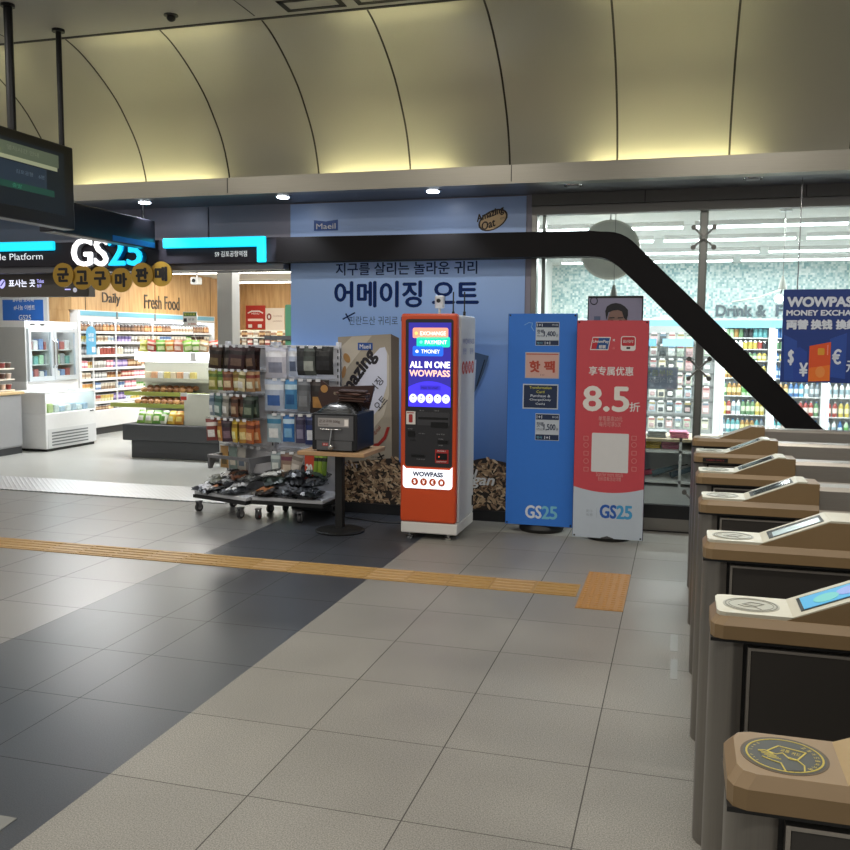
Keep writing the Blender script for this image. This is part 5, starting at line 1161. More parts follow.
NM = {'bottle': ('drink_bottle', 'bottle'), 'can': ('drink_can', 'can'), 'cup': ('dairy_cup', 'cup'), 'carton': ('milk_carton', 'carton'), 'box': ('food_box', 'box')}
pal = [('brown', '#6e4a30', '#c9a070'), ('cream', '#ddd6c4', '#b98a6a'), ('brown', '#7d5a42', '#c8b090'), ('cream', '#d8d0c0', '#a89078'), ('white', '#e4e4e0', '#a8a49c'), ('orange', '#cf9a5a', '#efe0b0'), ('red', '#a85a50', '#e6d2c4'), ('white', '#e8e8e4', '#9fb2c4'), ('green', '#5f9a4a', '#dfe8c8'), ('dark brown', '#3c2a24', '#a58a6a'), ('purple', '#74689a', '#c9b8e0'), ('blue', '#6a84ae', '#dbe6f0'), ('yellow', '#d8c06a', '#f4ecc0'), ('pink', '#d8929c', '#f2e2e4'), ('grey', '#8f9090', '#d6d6d4')]
# multideck cooler along the left wall
dx = -9.72; dy0, dy1 = 12.90, 17.35
t = thing('open_cooler', (-10.2, 15.0, 0), 'long white open multideck cooler under the wooden bulkhead, shelves full of chilled food', 'cooler')
mb = MB(); mb.box(-10.2, -10.14, dy0, dy1, 0, 2.14, cw); mb.box(-10.2, dx+.05, dy0-.06, dy0, 0, 2.14, cw); mb.box(-10.2, dx+.05, dy1, dy1+.04, 0, 2.14, cw); mb.box(-10.2, dx+.05, dy0-.06, dy1, 1.99, 2.14, cw); mb.build('cabinet', t)
mb = MB(); mb.box(dx+.05, dx+.06, dy0-.0, dy1, 2.05, 2.125, mat('#79b6cc', .3)); 
for y in (13.9, 15.1, 16.3): mb.box(dx+.06, dx+.07, y-.02, y+.02, 2.0, 2.13, mat('#7d8588', .4))
mb.build('header_strip', t)
mb = MB(); mb.box(dx-.03, dx+.04, dy0+.02, dy1-.02, 1.965, 1.992, lamp_mat('#f7fbff', 7)); mb.build('lamp', t)
mb = MB(); mb.box(-10.14, dx+.04, dy0, dy1, .12, .42, cw, .01, 1); mb.box(-10.1, dx+.0, dy0, dy1, 0, .12, dkgrey); mb.build('base', t)
shz = [atX(97, y_, dx).z for y_ in (331.8, 342.4, 355.3, 368.5, 379, 390.5, 402.5)]
for yd in (13.29, 13.95, 15.12): mb0 = MB(); mb0.box(dx-.02, dx+.0, yd-.014, yd+.014, .42, 1.97, mat('#d2d4d4')); mb0.build('divider', t)
for z in shz:
    mb = MB(); mb.box(-10.14, dx-.02, dy0, dy1, z-.02, z, cw); mb.box(dx-.02, dx+.0, dy0, dy1, z-.03, z+.012, mat('#eef0f0', .35)); mb.build('shelf', t)
kinds = ['bottle', 'cup', 'can', 'box', 'box', 'cup', 'box', 'carton']
R = random.Random(31)
levels = shz+[.42]
wordl = ['top', 'second', 'third', 'fourth', 'fifth', 'sixth', 'seventh', 'bottom']
for li, z in enumerate(levels):
    gap = (levels[li-1]-z-.04) if li else .18
    y = dy0+.06; j = 0
    ymax = 17.3 if li < 2 else (15.2 if li < 4 else 15.0)
    run = 0
    while y < ymax:
        if run == 0: run = R.randint(2, 5); pc = R.choice(pal); kd = R.choice([kinds[li], kinds[li], 'box', 'cup']) if li else 'bottle'; pc = pc if li else R.choice([('brown', '#6e4a30', '#a08060'), ('dark brown', '#3c2a24', '#8a6a50'), ('cream', '#d8d0c0', '#a89078'), ('amber', '#8f5f34', '#c9a070')])
        base_h = {'bottle': .205, 'can': .115, 'cup': .10, 'box': .11, 'carton': .14}[kd]; sc = min(1.25, (gap*.82)/base_h)
        stepy = .088 if li > 1 else .105
        me = proto(kd, pc[1], pc[2]); nm, ct = NM[kd]
        prod(nm, me, (dx-.06-.02*R.random(), y, z), '%s %s, %s from near end, %s shelf, long open cooler' % (pc[0], ct, ORD[j] if j < len(ORD) else 'number %d' % (j+1), wordl[li]), ct, '%ss on the %s shelf of the open cooler' % (ct, wordl[li]), (1.2, 1.15, sc))
        y += stepy; j += 1; run -= 1
# notice flag hung on the cooler front, and the price board
p = atX(91, 338, dx+.10); t = thing('round_top_notice', (p.x, p.y, p.z-.15), 'light blue round-topped notice hanging at the front of the open cooler', 'notice')
mb = MB(); 
pts = [(p.y-.13, p.z-.28), (p.y+.13, p.z-.28), (p.y+.13, p.z+.1)]+[(p.y+.13*math.cos(k*PI/8), p.z+.1+.1*math.sin(k*PI/8)) for k in range(1, 8)]+[(p.y-.13, p.z+.1)]
mb.prism(pts, 'X', dx+.10, dx+.105, mat('#5aa3c8', .4)); mb.cyl((dx+.10, p.y, p.z+.19), (dx+.04, p.y, 1.97), .004, chrome, 6); mb.build('card', t)
mb = MB(); f = Face(mb, (dx+.1055, p.y-.13, p.z-.28), (0, 1, 0), (0, 0, 1)); f.text('냉장', .05, .3, .15, .06, white, .01, .001); f.text('식품', .05, .22, .15, .06, white, .01, .001); f.rect(.14, .04, .09, .09, white, .001); mb.build('print', t)

# ---- central island chiller with tiers
IY = 10.9
a = atY(122, 424, IY); b = atY(222, 428, IY); c = atY(128, 440, IY)
ix0, ix1 = a.x, b.x+.12
gdark = mat('#45474a', .5, name='island grey'); lime = mat('#b4c265', .45); pale = mat('#d9dbcf', .4)
t = thing('island_chiller', ((ix0+ix1)/2, IY+.5, 0), 'dark grey based island display with pale stepped tiers in the middle of the shop', 'island display')
mb = MB(); mb.box(ix0+.1, ix1-.1, IY+.06, IY+1.5, 0, .25, gdark, .01, 1); mb.build('plinth', t)
mb = MB(); mb.box(ix0, ix1, IY, IY+1.5, .25, .48, gdark, .015, 2); mb.build('tub', t)
def zat(y_, Y_, x_=165): return atY(x_, y_, Y_).z
tiers = [(IY+.05, .48, pale), (IY+.22, zat(405, IY+.22), lime), (IY+.38, zat(393, IY+.38), lime), (IY+.50, zat(379, IY+.50), pale)]
rx0 = atY(148, 400, IY+.4).x
mb = MB(); mb.box(rx0-.25, ix1-.2, IY+.72, IY+.8, .48, zat(352, IY+.7), pale); mb.build('back', t)
for k, (yy, zz, mt_) in enumerate(tiers[1:]):
    mb = MB(); mb.box(rx0-.25-.12*(2-k), ix1-.12-.12*k, yy, IY+.75, zz-.02, zz, pale); mb.box(rx0-.25-.12*(2-k), ix1-.12-.12*k, yy-.012, yy, zz-.045, zz+.012, mt_); mb.build('tier', t)
mb = MB(); mb.box(atY(187, 400, IY+.2).x, ix1-.06, IY+.12, IY+.2, .48, zat(393, IY+.2), pale); mb.build('side_panel', t)
zc0 = zat(361, IY+.45); zc1 = zat(352, IY+.45)
mb = MB(); mb.box(atY(133, 356, IY+.4).x, ix1-.1, IY+.42, IY+.8, zc0, zc1, cw, .01, 1); mb.build('canopy', t)
mb = MB(); mb.box(atY(133, 356, IY+.4).x+.03, atY(189, 356, IY+.4).x, IY+.405, IY+.42, zc0+.015, zc1-.015, lamp_mat('#ffffff', 4)); mb.box(atY(196, 356, IY+.4).x, ix1-.12, IY+.405, IY+.42, zc0+.015, zc1-.015, lamp_mat('#ffffff', 4)); mb.box(rx0-.2, ix1-.2, IY+.5, IY+.56, zc0-.015, zc0, lamp_mat('#ffffff', 6)); mb.build('light_box', t)
# chips on the canopy
cps = [('yellow green', '#b8b83a', '#e6e8a0'), ('light red', '#c8584a', '#f0d8c8'), ('bright green', '#6fae3f', '#d9e8b0'), ('orange', '#d98a3a', '#f2dcae'), ('salmon', '#cf7f68', '#f0d2c4'), ('apple green', '#8cc04a', '#e2efb8'), ('apple green striped', '#7db644', '#f0f2c8'), ('tan', '#b89a70', '#efe2c8'), ('tomato red', '#d2482f', '#f6e0d0'), ('orange red', '#e2683a', '#f8e8d8'), ('peach', '#e0a684', '#faf0e4')]
cx0 = atY(140, 345, IY+.5).x; cx1 = ix1-.15
for k, (cn, a_, c_) in enumerate(cps):
    x = cx0+(cx1-cx0)*(k+.5)/len(cps)
    pack('chip_bag', x, IY+.5, zc1+.17, .155, .17, .08, mat(a_, .35, noise=.3, nscale=20), mat(c_, .4), mat(c_, .4, noise=.3, nscale=40), cn+' snack bag, %s from left, on the lit island canopy' % ORD[k], 'snack', 'snack bags on the island canopy', R.uniform(-.3, .3), R.uniform(-.2, .2))
# breads and packs on tiers
bread = mat('#9a6a42', .5, noise=.3, nscale=14); bread2 = mat('#b98a58', .5, noise=.3, nscale=14)
for k, (yy, zz, mt_) in enumerate(tiers[1:]):
    for row in range(2 if k != 2 else 1):
        nn = 8
        for j in range(nn):
            x = rx0-.1+.105*j+.03*row
            if k == 2:
                mb = MB(); cc = [('cream', '#e8dcc0'), ('peach', '#e6b48c'), ('white', '#eeeeea'), ('pale yellow', '#e8d88a')][j % 4]; mb.box(x-.045, x+.045, yy+.05, yy+.12, zz, zz+.10, mat(cc[1], .4, noise=.2, nscale=30), .015, 2); o = mb.build('sandwich_pack', base=(x, yy+.08, zz)); tag(o, '%s sandwich pack, %s from the left on the upper tier of the island' % (cc[0], ORD[j]), 'pack', 'sandwich packs on the island')
            else:
                mb = MB(); mb.ball((x, yy+.09+.11*row, zz+.035+.03*row), .055, .05, .036+.0*row, bread if (j+row) % 3 else bread2, 10, 6); o = mb.build('bread_roll', base=(x, yy+.09, zz)); tag(o, 'brown wrapped bread roll, %s from left, %s row, %s island tier' % (ORD[j], ['front', 'back'][row], ['lower', 'middle'][k]), 'bread', 'bread rolls on the island tiers')
t = thing('price_tag_burst', (atY(190, 397, IY+.1).x, IY+.1, .9), 'small red and white price card clipped to the right of the bread tier', 'price card')
p = atY(187.5, 396, IY+.18); mb = MB(); f = Face(mb, (p.x, IY+.08, p.z)); mb.box(p.x-.05, p.x+.05, IY+.08, IY+.085, p.z-.055, p.z+.05, white); f.rect(-.045, -.05, .09, .05, mat('#c43c2c'), .002); mb.cyl((p.x, IY+.085, p.z), (p.x, IY+.3, p.z), .004, chrome, 6); mb.build('card', t)
tg = [('leaf green and white', '#7fae4a', '#f0f2e0'), ('pale green', '#b4cf8a', '#f4f4ea'), ('green striped', '#5f9a3c', '#e6e8c8'), ('white and green', '#dfe8d2', '#6ba24a'), ('yellow', '#d9b53a', '#f4e8a8'), ('amber', '#c98a2c', '#f0d070')]
for k, (cn, a_, c_) in enumerate(tg):
    p = atY(137+7.6*k, 420, IY-.0); mb = MB(); pouch(mb, .13, .2, .09, mat(a_, .3, noise=.35, nscale=24), mat(c_, .4), mat(c_, .4, noise=.3, nscale=30), (0, 0, .1)); mb.xf(Matrix.Translation((p.x, IY+.13, .58)) @ Matrix.Rotation(R.uniform(-.3, .3), 4, 'Z') @ Matrix.Rotation(-.45, 4, 'X'))
    tag(mb.build('salad_pack', base=(p.x, IY+.12, .48)), cn+' pack, %s from left, leaning in the island tub' % ORD[k], 'pack', 'packs leaning in the island tub')
# price board above the island
p = atY(190, 319, IY+.3)
t = thing('price_board', (p.x, IY+.3, p.z-.1), 'square white price board with a green heading held above the island', 'price board')
mb = MB(); mb.box(p.x-.11, p.x+.11, IY+.3, IY+.305, p.z-.10, p.z+.10, white); mb.cyl((p.x, IY+.31, p.z-.1), (p.x, IY+.6, zc1), .006, chrome, 6); mb.build('card', t)
mb = MB(); f = Face(mb, (p.x, IY+.3, p.z)); f.rect(-.1, .04, .2, .05, mat('#4f7a3a'), .001); f.text('행사상품', -.09, .05, .17, .03, mat('#e8e070'), .01, .003); f.rect(-.1, -.04, .05, .05, mat('#3a3a44'), .001); f.text('3,500', -.03, -.085, .12, .03, mat('#c4603a'), .01, .002); f.text('알뜰', -.03, -.02, .1, .03, mat('#5a5a60'), 0, .002); mb.build('print', t)

# ---- bakery shelf and menu boards at the back
SY = 14.2
a = atY(222, 352, SY); b = atY(300, 352, SY)
t = thing('bakery_shelf', ((a.x+b.x)/2, SY, 0), 'white bakery shelf full of small snacks behind the hanging pouches', 'shelf')
lv = [zat(y_, SY, 255) for y_ in (337, 345, 353, 362)]
mb = MB(); mb.box(a.x, b.x+.6, SY+.3, SY+.34, 0, lv[0]+.12, pale); mb.box(a.x, b.x+.6, SY, SY+.3, 0, lv[-1]-.2, pale); mb.build('body', t)
for z in lv: mb = MB(); mb.box(a.x, b.x+.6, SY, SY+.3, z-.015, z, mat('#e9e6da')); mb.build('shelf', t)
R = random.Random(5)
for li, z in enumerate(lv):
    for j in range(14):
        x = a.x+.07+.112*j; pc = pal[R.choice([0, 1, 2, 3, 4, 5, 6, 1, 3])]; prod('food_box', proto('box', pc[1], pc[2]), (x, SY+.07, z), '%s box, %s from left, %s level of the bakery shelf' % (pc[0], ORD[j], ['top', 'second', 'third', 'bottom'][li]), 'box', 'boxes on the bakery shelf', (1.2, 1, .95))
BYY = xc-.03
menu = [('menu_board', 246, 305.5, 265, 329, '#b0322a', 'dark red menu board on the wooden back wall'), ('menu_board', 265.5, 308, 284, 331, '#e8ddd0', 'cream menu board with a round emblem beside the red one')]
for nm, l, tt, r_, bb, c, la in menu:
    p = atY(l, bb, BYY); q_ = atY(r_, tt, BYY); t = thing(nm, (p.x, BYY, p.z), la, 'menu board'); mb = MB(); mb.box(p.x, q_.x, BYY, BYY+.03, p.z, q_.z, mat(c, .4)); mb.build('panel', t)
    mb = MB(); f = Face(mb, (p.x, BYY, p.z)); w = q_.x-p.x; h = q_.z-p.z
    if c == '#b0322a': f.line([(w*.12, h*.68), (w*.3, h*.76), (w*.7, h*.76), (w*.88, h*.68)], .03, white, .002); f.text('MENU', w*.3, h*.62, w*.4, h*.08, white, .01, .002); f.rrect(w*.1, h*.34, w*.8, h*.1, h*.04, mat('#f0dcd0'), .002); f.rect(w*.12, h*.06, w*.2, h*.14, white, .002); f.rect(w*.62, h*.06, w*.2, h*.14, white, .002)
    else: f.ell(w*.2, h*.62, w*.13, h*.15, mat('#8a4438'), .002); f.ell(w*.2, h*.62, w*.06, h*.08, white, .004); f.text('COFFEE', w*.4, h*.62, w*.5, h*.06, mat('#a08070'), 0, .002); f.text('SANDWICH', w*.4, h*.4, w*.5, h*.06, mat('#a08070'), 0, .002)
    mb.build('print', t)
p = atY(284.5, 340, 13.9); q_ = atY(295, 304.5, 13.9); mb = MB(); mb.box(p.x, q_.x+.3, 13.9, 14.1, 0, q_.z, mat('#3f7a5c', .4), .03, 2); mb.box(p.x-.35, q_.x+.3, 13.86, 13.9, p.z-.0, p.z+.07, dkgrey); t = mb.build('drink_machine', base=(p.x+.2, 14, 0)); tag(t, 'tall dark green cabinet with a black shelf edge left of the blue poster', 'cabinet')

# ---- shop ceiling lamps (linear)
lm = lamp_mat('#f4fbff', 9); n_ = 0
rowY = [9.35, 10.15, 11.46, 13.08, 14.45]
for ri, y in enumerate(rowY):
    segs = [(-1.9, -.35), (-.28, 1.27), (1.34, 2.9)] 
    for si, (a0, a1) in enumerate(segs):
        if ri in (0,) : continue
        off = off0 = [0, .35, .0, -.28, -.55][ri]
        t = thing('ceiling_light', ((a0+a1)/2, y, SZ), 'white ceiling light, %s from left, %s row behind the glass' % (ORD[si], ['', 'nearest', 'second', 'third', 'farthest'][ri]), 'ceiling light', 'linear lights behind the glass')
        mb = MB(); mb.box(a0+(off if si else 0)+.02, a1+off0-.02, y-.05, y+.05, SZ-.05, SZ, white); mb.build('housing', t)
        mb = MB(); mb.box(a0+(off if si else 0)+.03, a1+off0-.03, y-.04, y+.04, SZ-.07, SZ-.05, lm); mb.build('tube', t)
k_ = 0
for ri, y in enumerate((10.2, 13.0, 15.4, 18.2)):
    for si, x in enumerate((-8.9, -7.05, -5.2, -3.35)):
        t = thing('ceiling_light', (x, y, SZ), 'white ceiling light, %s from left, %s row over the open side' % (ORD[si], ['nearest', 'second', 'third', 'farthest'][ri]), 'ceiling light', 'linear lights over the left part of the shop')
        mb = MB(); mb.box(x-.9, x+.9, y-.07, y+.07, SZ-.05, SZ, white); mb.build('housing', t)
        mb = MB(); mb.box(x-.88, x+.88, y-.06, y+.06, SZ-.07, SZ-.05, lamp_mat('#fff8ea', 9)); mb.build('tube', t)

# ================================================================= inside the shop, behind the glass
CYY = 14.75
zt = atY(700, 320, CYY).z
t = thing('drinks_cooler', (1.3, 15.1, 0), 'wall of white framed glass-door drinks coolers at the back behind the glass front', 'drinks cooler')
mb = MB(); mb.box(-2.0, 4.4, CYY, CYY+.8, zt-.12, zt, mat('#7fb4c6', .35)); mb.box(-2.0, 4.4, CYY, CYY+.8, zt, zt+.02, cw); mb.build('header', t)
mb = MB(); mb.box(-2.0, 4.4, CYY+.6, CYY+.8, 0, zt-.12, cw); mb.box(-2.0, 4.4, CYY, CYY+.6, 0, .12, cw); mb.build('cabinet', t)
xs_ = [atY(x_, 360, CYY).x for x_ in (643, 720, 771, 826)]; xs_ = [xs_[0]-.6]+xs_+[xs_[3]+.86, xs_[3]+1.7]
for x in xs_: mb = MB(); mb.box(x-.045, x+.045, CYY-.01, CYY+.05, .1, zt-.12, cw, .006, 1); mb.build('door_frame', t)
mb = MB(); 
for x in xs_: mb.box(x+.05, x+.075, CYY+.04, CYY+.06, .15, zt-.14, lamp_mat('#f4fbff', 3.5))
mb.build('lamp', t)
dz = [atY(750, y_, CYY).z for y_ in (337.6, 349, 360.6, 378, 396, 415, 433)]
for z in dz+[.14]: mb = MB(); mb.box(xs_[1], xs_[-1], CYY+.06, CYY+.55, z-.015, z, cw); mb.build('shelf', t)
R = random.Random(77)
dkp = [('clear blue', '#5fa3c4', '#dbe9f0'), ('green', '#6b8f6a', '#d8e6c8'), ('blue', '#4a74a8', '#cfe0f2'), ('amber', '#a88450', '#eedaa0'), ('red', '#a5504a', '#f0d8d0'), ('pale green', '#b8d8b0', '#6aa860'), ('grey', '#7f8a90', '#cdd4d8'), ('dark', '#34383c', '#8a9096'), ('yellow', '#c4b25c', '#f4eeb8'), ('turquoise', '#6aa8ac', '#e0f2f2'), ('white', '#dfe4e4', '#9ab0b8')]
bays = list(zip(xs_[2:], xs_[3:]))[:3]
bn = ['left', 'middle', 'right']
for bi, (a0, a1) in enumerate(bays):
    for li, z in enumerate(dz):
        kd = 'can' if li < 2 else 'bottle'; nn = 9; run = 0
        gap = (dz[li-1]-z if li else .22)-.03
        for j in range(nn):
            if run == 0: run = R.randint(1, 3); pc = R.choice(dkp)
            x = a0+.09+(a1-a0-.18)*j/(nn-1); h = {'can': .115, 'bottle': .205}[kd]
            if atY_vis := True:
                prod(NM[kd][0], proto(kd, pc[1], pc[2], '#e8e8e8' if j % 2 else '#3a6aa8'), (x, CYY+.11, z), '%s %s, %s from left, %s shelf, %s drinks bay behind glass' % (pc[0], kd, ORD[j], wordl[li], bn[bi]), kd, '%ss in the %s drinks cooler bay' % (kd, bn[bi]), (1.15, 1.15, min(1.3, gap*.85/h)))
            run -= 1
# Drink & Food lettering on the mosaic
t = MB(); p = atY(716, 316, 15.55); q_ = atY(766, 305, 15.55)
f = Face(t, (0, 15.58, 0)); f.text('Drink &', p.x, p.z, q_.x-p.x, q_.z-p.z, mat('#5f6c72', .4), .035, ext=.02); p2 = atY(776, 316, 15.55); f.text('Food', p2.x, p2.z, .62, (q_.z-p.z)*1.0, mat('#5f6c72', .4), .035, ext=.02)
tag(t.build('wall_lettering', base=(p.x, 15.58, p.z)), 'grey word Drink with an ampersand mounted on the glass mosaic wall', 'lettering')
# pegboard gondola with blister packs
GYY = 12.9
pa = atY(640, 326, GYY); pb = atY(716, 326, GYY)
t = thing('pegboard_unit', ((pa.x+pb.x)/2, GYY, 0), 'grey pegboard unit hung with pale blister packs behind the glass, left of the drinks coolers', 'pegboard')
mb = MB(); mb.box(-1.6, pb.x, GYY, GYY+.05, 0, pa.z, mat('#b0b3b2', .5)); mb.build('board', t)
mb = MB(); mb.box(pb.x, pb.x+.05, GYY-.05, GYY+.08, 0, pa.z+.0, cw); mb.build('upright', t)
mb = MB(); p = atY(648, 346, GYY); q_ = atY(690, 339, GYY); mb.box(p.x-.1, p.x+.12, GYY-.31, GYY-.3, p.z, q_.z, mat('#6fa8c8')); mb.box(p.x+.2, p.x+.6, GYY-.31, GYY-.3, p.z, q_.z, mat('#8fbcd4')); mb.cyl((p.x, GYY-.3, q_.z-.01), (p.x, GYY, q_.z-.01), .004, chrome, 6); mb.cyl((p.x+.4, GYY-.3, q_.z-.01), (p.x+.4, GYY, q_.z-.01), .004, chrome, 6); o = mb.build('header_card', t)
prow = [340, 352, 366, 380, 393, 408, 424]
bl = [('white', '#dcdedb'), ('pale green', '#c4d2c0'), ('grey', '#a5aaaa'), ('pink', '#d6b4b4'), ('cream', '#dcd6c4'), ('charcoal', '#5b5f60'), ('light blue', '#b8c8d2')]
for ri, yy in enumerate(prow):
    z = atY(670, yy-6, GYY-.1).z; rail = MB(); rail.box(-1.5, pb.x, GYY-.02, GYY, z, z+.015, mat('#8b8e8e'))
    for j in range(12): x = pb.x-.1-.118*j; rail.cyl((x, GYY, z+.005), (x, GYY-.16, z+.008), .003, chrome, 5); rail.box(x-.03, x+.03, GYY-.165, GYY-.16, z-.0, z+.022, white)
    rail.build('hook_rail', t)
    for j in range(12):
        x = pb.x-.1-.118*j; cn, c = bl[R.choice([0, 0, 1, 2, 3, 4, 5, 6])]; h = .13+.02*R.random()
        mb = MB(); mb.box(x-.045, x+.045, GYY-.13, GYY-.12, z-h, z+.005, mat(c, .45)); mb.box(x-.032, x+.032, GYY-.15, GYY-.13, z-h+.02, z-h+.075, mat(['#e6e6e2', '#555a5c', '#b8a0a0', '#c8d0c4'][j % 4], .3), .006, 1); mb.box(x-.04, x+.04, GYY-.133, GYY-.13, z-.03, z-.005, mat(['#c08080', '#8aa0b0', '#7a8078', '#b0a070'][(j+ri) % 4], .4)); o = mb.build('blister_pack', base=(x, GYY-.13, z-h))
        tag(o, '%s blister pack, %s from right, %s row of the pegboard' % (cn, ORD[j], ['top', 'second', 'third', 'fourth', 'fifth', 'sixth', 'bottom'][ri]), 'blister pack', 'blister packs on the pegboard')
# low shelf just inside the glass with folded goods
t = thing('window_shelf', (-.4, 8.85, 0), 'low white shelf unit just inside the glass front, stacked with folded goods', 'shelf')
mb = MB(); mb.box(-1.2, 1.2, 9.08, 9.12, .0, .80, cw); mb.build('back_panel', t)
zs_ = [atY(668, 438, 8.6).z, atY(668, 449, 8.6).z, atY(668, 479, 8.6).z]
for z, c in zip(zs_, ('#b9a888', '#e2e4e2', '#e2e4e2')): mb = MB(); mb.box(-1.2, 1.2, 8.5, 9.1, z-.025, z, mat(c, .4)); mb.build('shelf', t)
mb = MB(); mb.box(-1.2, 1.2, 8.52, 9.1, .0, zs_[2]-.06, cw); mb.build('plinth', t)
for x in (-1.19, 0.02, 1.19): mb = MB(); mb.box(x-.012, x+.012, 8.5, 9.1, 0, zs_[0], cw); mb.build('side_panel', t)
def folded(x, y, z, w, d_, h, c, label, group, name='folded_towel'):
    mb = MB(); nseg = 4
    for k in range(nseg): mb.box(x-w/2+R.uniform(-.01, .01), x+w/2+R.uniform(-.01, .01), y, y+d_, z+h*k/nseg+.001, z+h*(k+1)/nseg, mat(c, .8, noise=.25, nscale=30, bump=.4), .008, 2)
    tag(mb.build(name, base=(x, y, z)), label, 'folded cloth', group)
gl_ = [('slate blue', '#5d717c'), ('yellow', '#d8bb4a'), ('pink', '#d07a96'), ('steel blue', '#5a7488')]
for k, (cn, c) in enumerate((('slate blue', '#5d717c'), ('grey blue', '#6d8088'), ('bright yellow', '#d8bb4a'), ('pink', '#d07a96'))): folded(-.62+.2*k if k < 2 else -.20+.17*(k-2)-.04, 8.6, zs_[1]-.0, .16, .2, .075, c, cn+' folded cloth, %s from left, middle shelf behind the glass' % ORD[k], 'folded cloths on the middle shelf')
for k, (cn, c) in enumerate((('grey', '#848a8c'), ('charcoal', '#565b5e'), ('light grey', '#9aa0a0'), ('rose pink', '#d2809a'))): folded(-.6+.2*k, 8.6, zs_[0], .17, .2, .06, c, cn+' folded cloth, %s from left, top shelf behind the glass' % ORD[k], 'folded cloths on the top shelf')
for k, (cn, c) in enumerate((('red and white', '#b8405a'), ('light grey', '#b8bcbc'), ('crimson', '#a83850'), ('teal grey', '#4a6470'), ('dark teal', '#3a525e'))):
    mb = MB(); x = -.62+.17*k; z = zs_[2]+.035; mb.cyl((x-.12, 8.62+.05*(k % 2), z), (x+.14, 8.72, z+.02+(.06 if k > 2 else 0)), .03, mat(c, .7, noise=.3, nscale=20), 10, r2=.02); mb.cyl((x+.14, 8.72, z+.02+(.06 if k > 2 else 0)), (x+.2, 8.75, z+.03+(.06 if k > 2 else 0)), .007, black, 6); tag(mb.build('folded_umbrella', base=(x, 8.65, zs_[2])), cn+' folded umbrella, %s from left, lowest shelf behind the glass' % ORD[k], 'umbrella', 'folded umbrellas on the low shelf')
# hanging lamps behind the glass
p = atY(610, 250, 9.1)
t = thing('drum_pendant', (p.x, 9.1, p.z), 'large round pale disc lamp half hidden by the dark beam behind the glass', 'pendant lamp')
dm = mat('#cfcfc4', .5, name='paper shade')
mb = MB(); rr_ = .29; mb.cyl((p.x, 9.06, p.z), (p.x, 9.14, p.z), rr_, dm, 40); mb.cyl((p.x, 9.055, p.z), (p.x, 9.06, p.z), rr_-.02, mat('#bcbdb3', .5), 40); mb.build('shade', t)
mb = MB(); mb.cyl((p.x, 9.1, p.z+rr_-.02), (p.x, 9.1, SZ), .008, cw, 8); mb.cyl((p.x, 9.1, SZ-.015), (p.x, 9.1, SZ), .05, cw, 16); mb.build('stem', t)
cones = [(614, 285, 8.6, 'grey cone pendant lamp right above the portrait poster'), (783, 276, 9.4, 'grey cone pendant lamp on a long cord above the blue exchange sign')]
for x_, y_, Y_, la in cones:
    p = atY(x_, y_, Y_); t = thing('cone_pendant', (p.x, Y_, p.z-.12), la, 'pendant lamp')
    mb = MB(); mb.cyl((p.x, Y_, p.z-.13), (p.x, Y_, p.z), .045, mat('#8b8d86', .5), 20, r2=.012); mb.build('shade', t)
    mb = MB(); mb.cyl((p.x, Y_, p.z), (p.x, Y_, SZ), .004, mat('#8b8d86', .5), 6); mb.cyl((p.x, Y_, SZ-.02), (p.x, Y_, SZ), .06, cw, 16); mb.build('cord', t)
    if Y_ > 9: mb = MB(); mb.ball((p.x-.03, Y_-.02, p.z-.22), .04, .04, .04, lamp_mat('#f6fbff', 25)); mb.cyl((p.x-.03, Y_-.02, p.z-.22), (p.x, Y_, p.z-.12), .005, black, 6); mb.build('bulb', t); mb = MB(); mb.tube([(p.x-.02, Y_, p.z-.13), (p.x-.2, Y_+.1, p.z-.2), (p.x-.45, Y_+.2, p.z-.24)], .006, dm, 6); mb.build('arm', t)
# mirrored window notice seen from its back
p = atY(647, 389, YF+.07); q_ = atY(678.5, 367, YF+.07)
t = thing('window_notice', (p.x, YF+.06, p.z), 'grey blue notice on the glass with Korean words seen reversed', 'notice')
mb = MB(); mb.box(p.x-.2, q_.x, YF+.058, YF+.060, p.z, q_.z, mat('#b4bcc8', alpha=.5)); mb.box(p.x-.2, q_.x-.008, YF+.0565, YF+.058, p.z+.008, q_.z-.008, mat('#aab6cc', .5, alpha=.6)); mb.build('card', t)
mb = MB(); f = Face(mb, (p.x, YF+.0565, p.z)); w = q_.x-p.x; h = q_.z-p.z
f.text('외부음식', -.02, h*.6, w*.9, h*.26, mat('#a8b48c'), .01, .001, mirror=True); f.text('취식금지.', -.02, h*.3, w*.9, h*.24, mat('#c2ccd6'), 0, .001, mirror=True); f.text('GS25', w*.3, h*.12, w*.16, h*.07, mat('#a8b4c4'), 0, .001, mirror=True); mb.build('lettering', t)

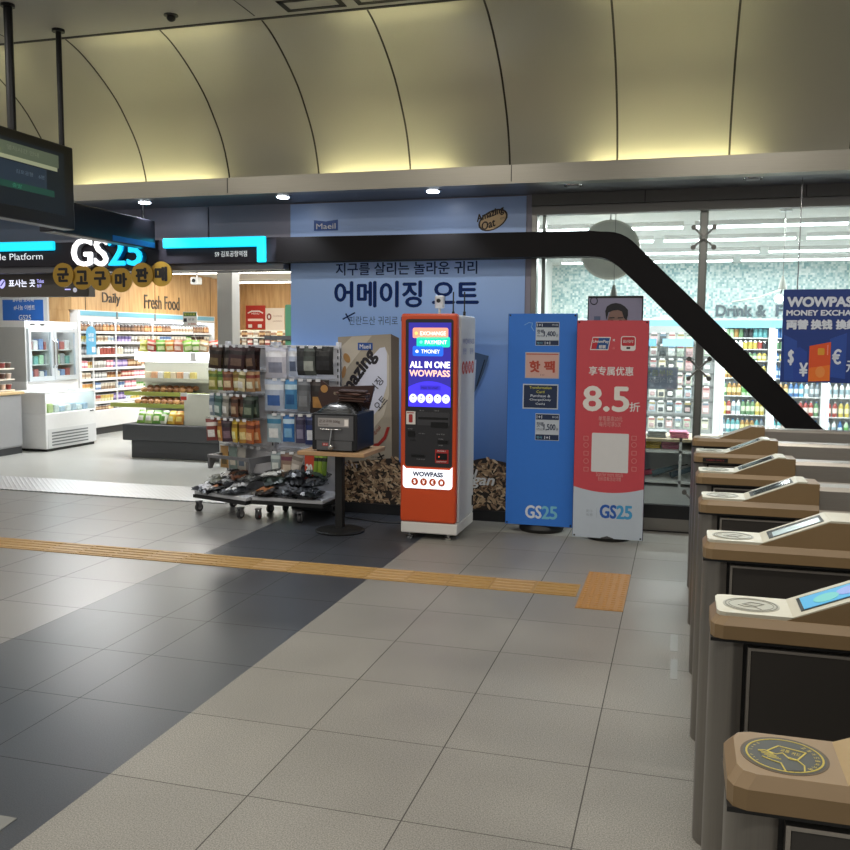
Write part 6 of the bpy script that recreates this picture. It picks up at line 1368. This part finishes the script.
# ================================================================= lights, world, exposure
def area(name, loc, sx, sy, power, color, rot=(0, 0, 0)):
    L_ = bpy.data.lights.new(name, 'AREA'); L_.shape = 'RECTANGLE'; L_.size = sx; L_.size_y = sy; L_.energy = power; L_.color = color
    o = bpy.data.objects.new(name, L_); COL.objects.link(o); o.location = loc; o.rotation_euler = rot; return o
for y in (4.6, 2.2, -.4):
    for x in (-8.5, -5.5, -2.5, .5, 3.3):
        area('station_lamp', (x, y, CZ-.02), 1.5, .14, 36, (1, .95, .86))
for x in (-8.5, -5.5): area('shop_fill', (x, 11.5, SZ-.09), 1.6, .3, 95, (.96, .98, 1))  # fill lights added under the shop ceiling, besides the modelled tubes
for x in (-1.0, .7, 2.4):
    for y in (9.4, 11.46, 13.6): area('shop_fill', (x, y, SZ-.09), 1.5, .12, 50, (.95, .99, 1))  # more fill rows, added to brighten the interior behind the glass
for x in (-8, -5): area('shop_fill', (x, 15, SZ-.09), 1.6, .3, 110, (1, .97, .92))
for x in (-5.02, -3.57, -2.14):
    L_ = bpy.data.lights.new('downlight_beam', 'SPOT'); L_.energy = 60; L_.spot_size = 1.9; L_.spot_blend = .6; L_.shadow_soft_size = .05; L_.color = (.88, .94, 1)
    o = bpy.data.objects.new('downlight_beam', L_); COL.objects.link(o); o.location = (x, 7.71, 2.965)
W_ = bpy.data.worlds.new('world'); SC.world = W_; W_.use_nodes = True
W_.node_tree.nodes['Background'].inputs[0].default_value = (.60, .60, .58, 1); W_.node_tree.nodes['Background'].inputs[1].default_value = .5
p = atZ(171, 15, CZ); t = thing('ceiling_sensor', (p.x, p.y, CZ-.05), 'tiny black dome sensor on the flat ceiling panels', 'sensor')
mb = MB(); mb.lathe([(.03, CZ-.012, black), (.055, CZ-.006, black), (.055, CZ, black)], (p.x, p.y, 0), 16); mb.build('base', t); mb = MB(); mb.ball((p.x, p.y, CZ-.02), .035, .035, .03, black); mb.build('dome', t)
p = atY(197, 281, 13.5); t = thing('security_camera', (p.x, 13.5, p.z), 'small white security camera under the shop ceiling near the wooden bulkhead', 'camera')
mb = MB(); mb.box(p.x-.07, p.x+.07, 13.4, 13.55, p.z-.06, p.z+.06, white, .015); mb.build('housing', t); mb = MB(); mb.cyl((p.x, 13.4, p.z), (p.x, 13.38, p.z), .03, black, 12); mb.build('lens', t); mb = MB(); mb.cyl((p.x, 13.5, p.z+.05), (p.x, 13.5, SZ), .015, white, 8); mb.build('stem', t)
vs_ = SC.view_settings; vs_.view_transform = 'Standard'; vs_.look = 'None'; vs_.gamma = 1; vs_.use_curve_mapping = False; vs_.exposure = 0.0
SC.display_settings.display_device = 'sRGB'
for o in list(bpy.data.objects):
    if '_base' in o.keys(): del o['_base']
    if o.parent is not None and 'label' in o.keys() and 'category' in o.keys(): del o['category']
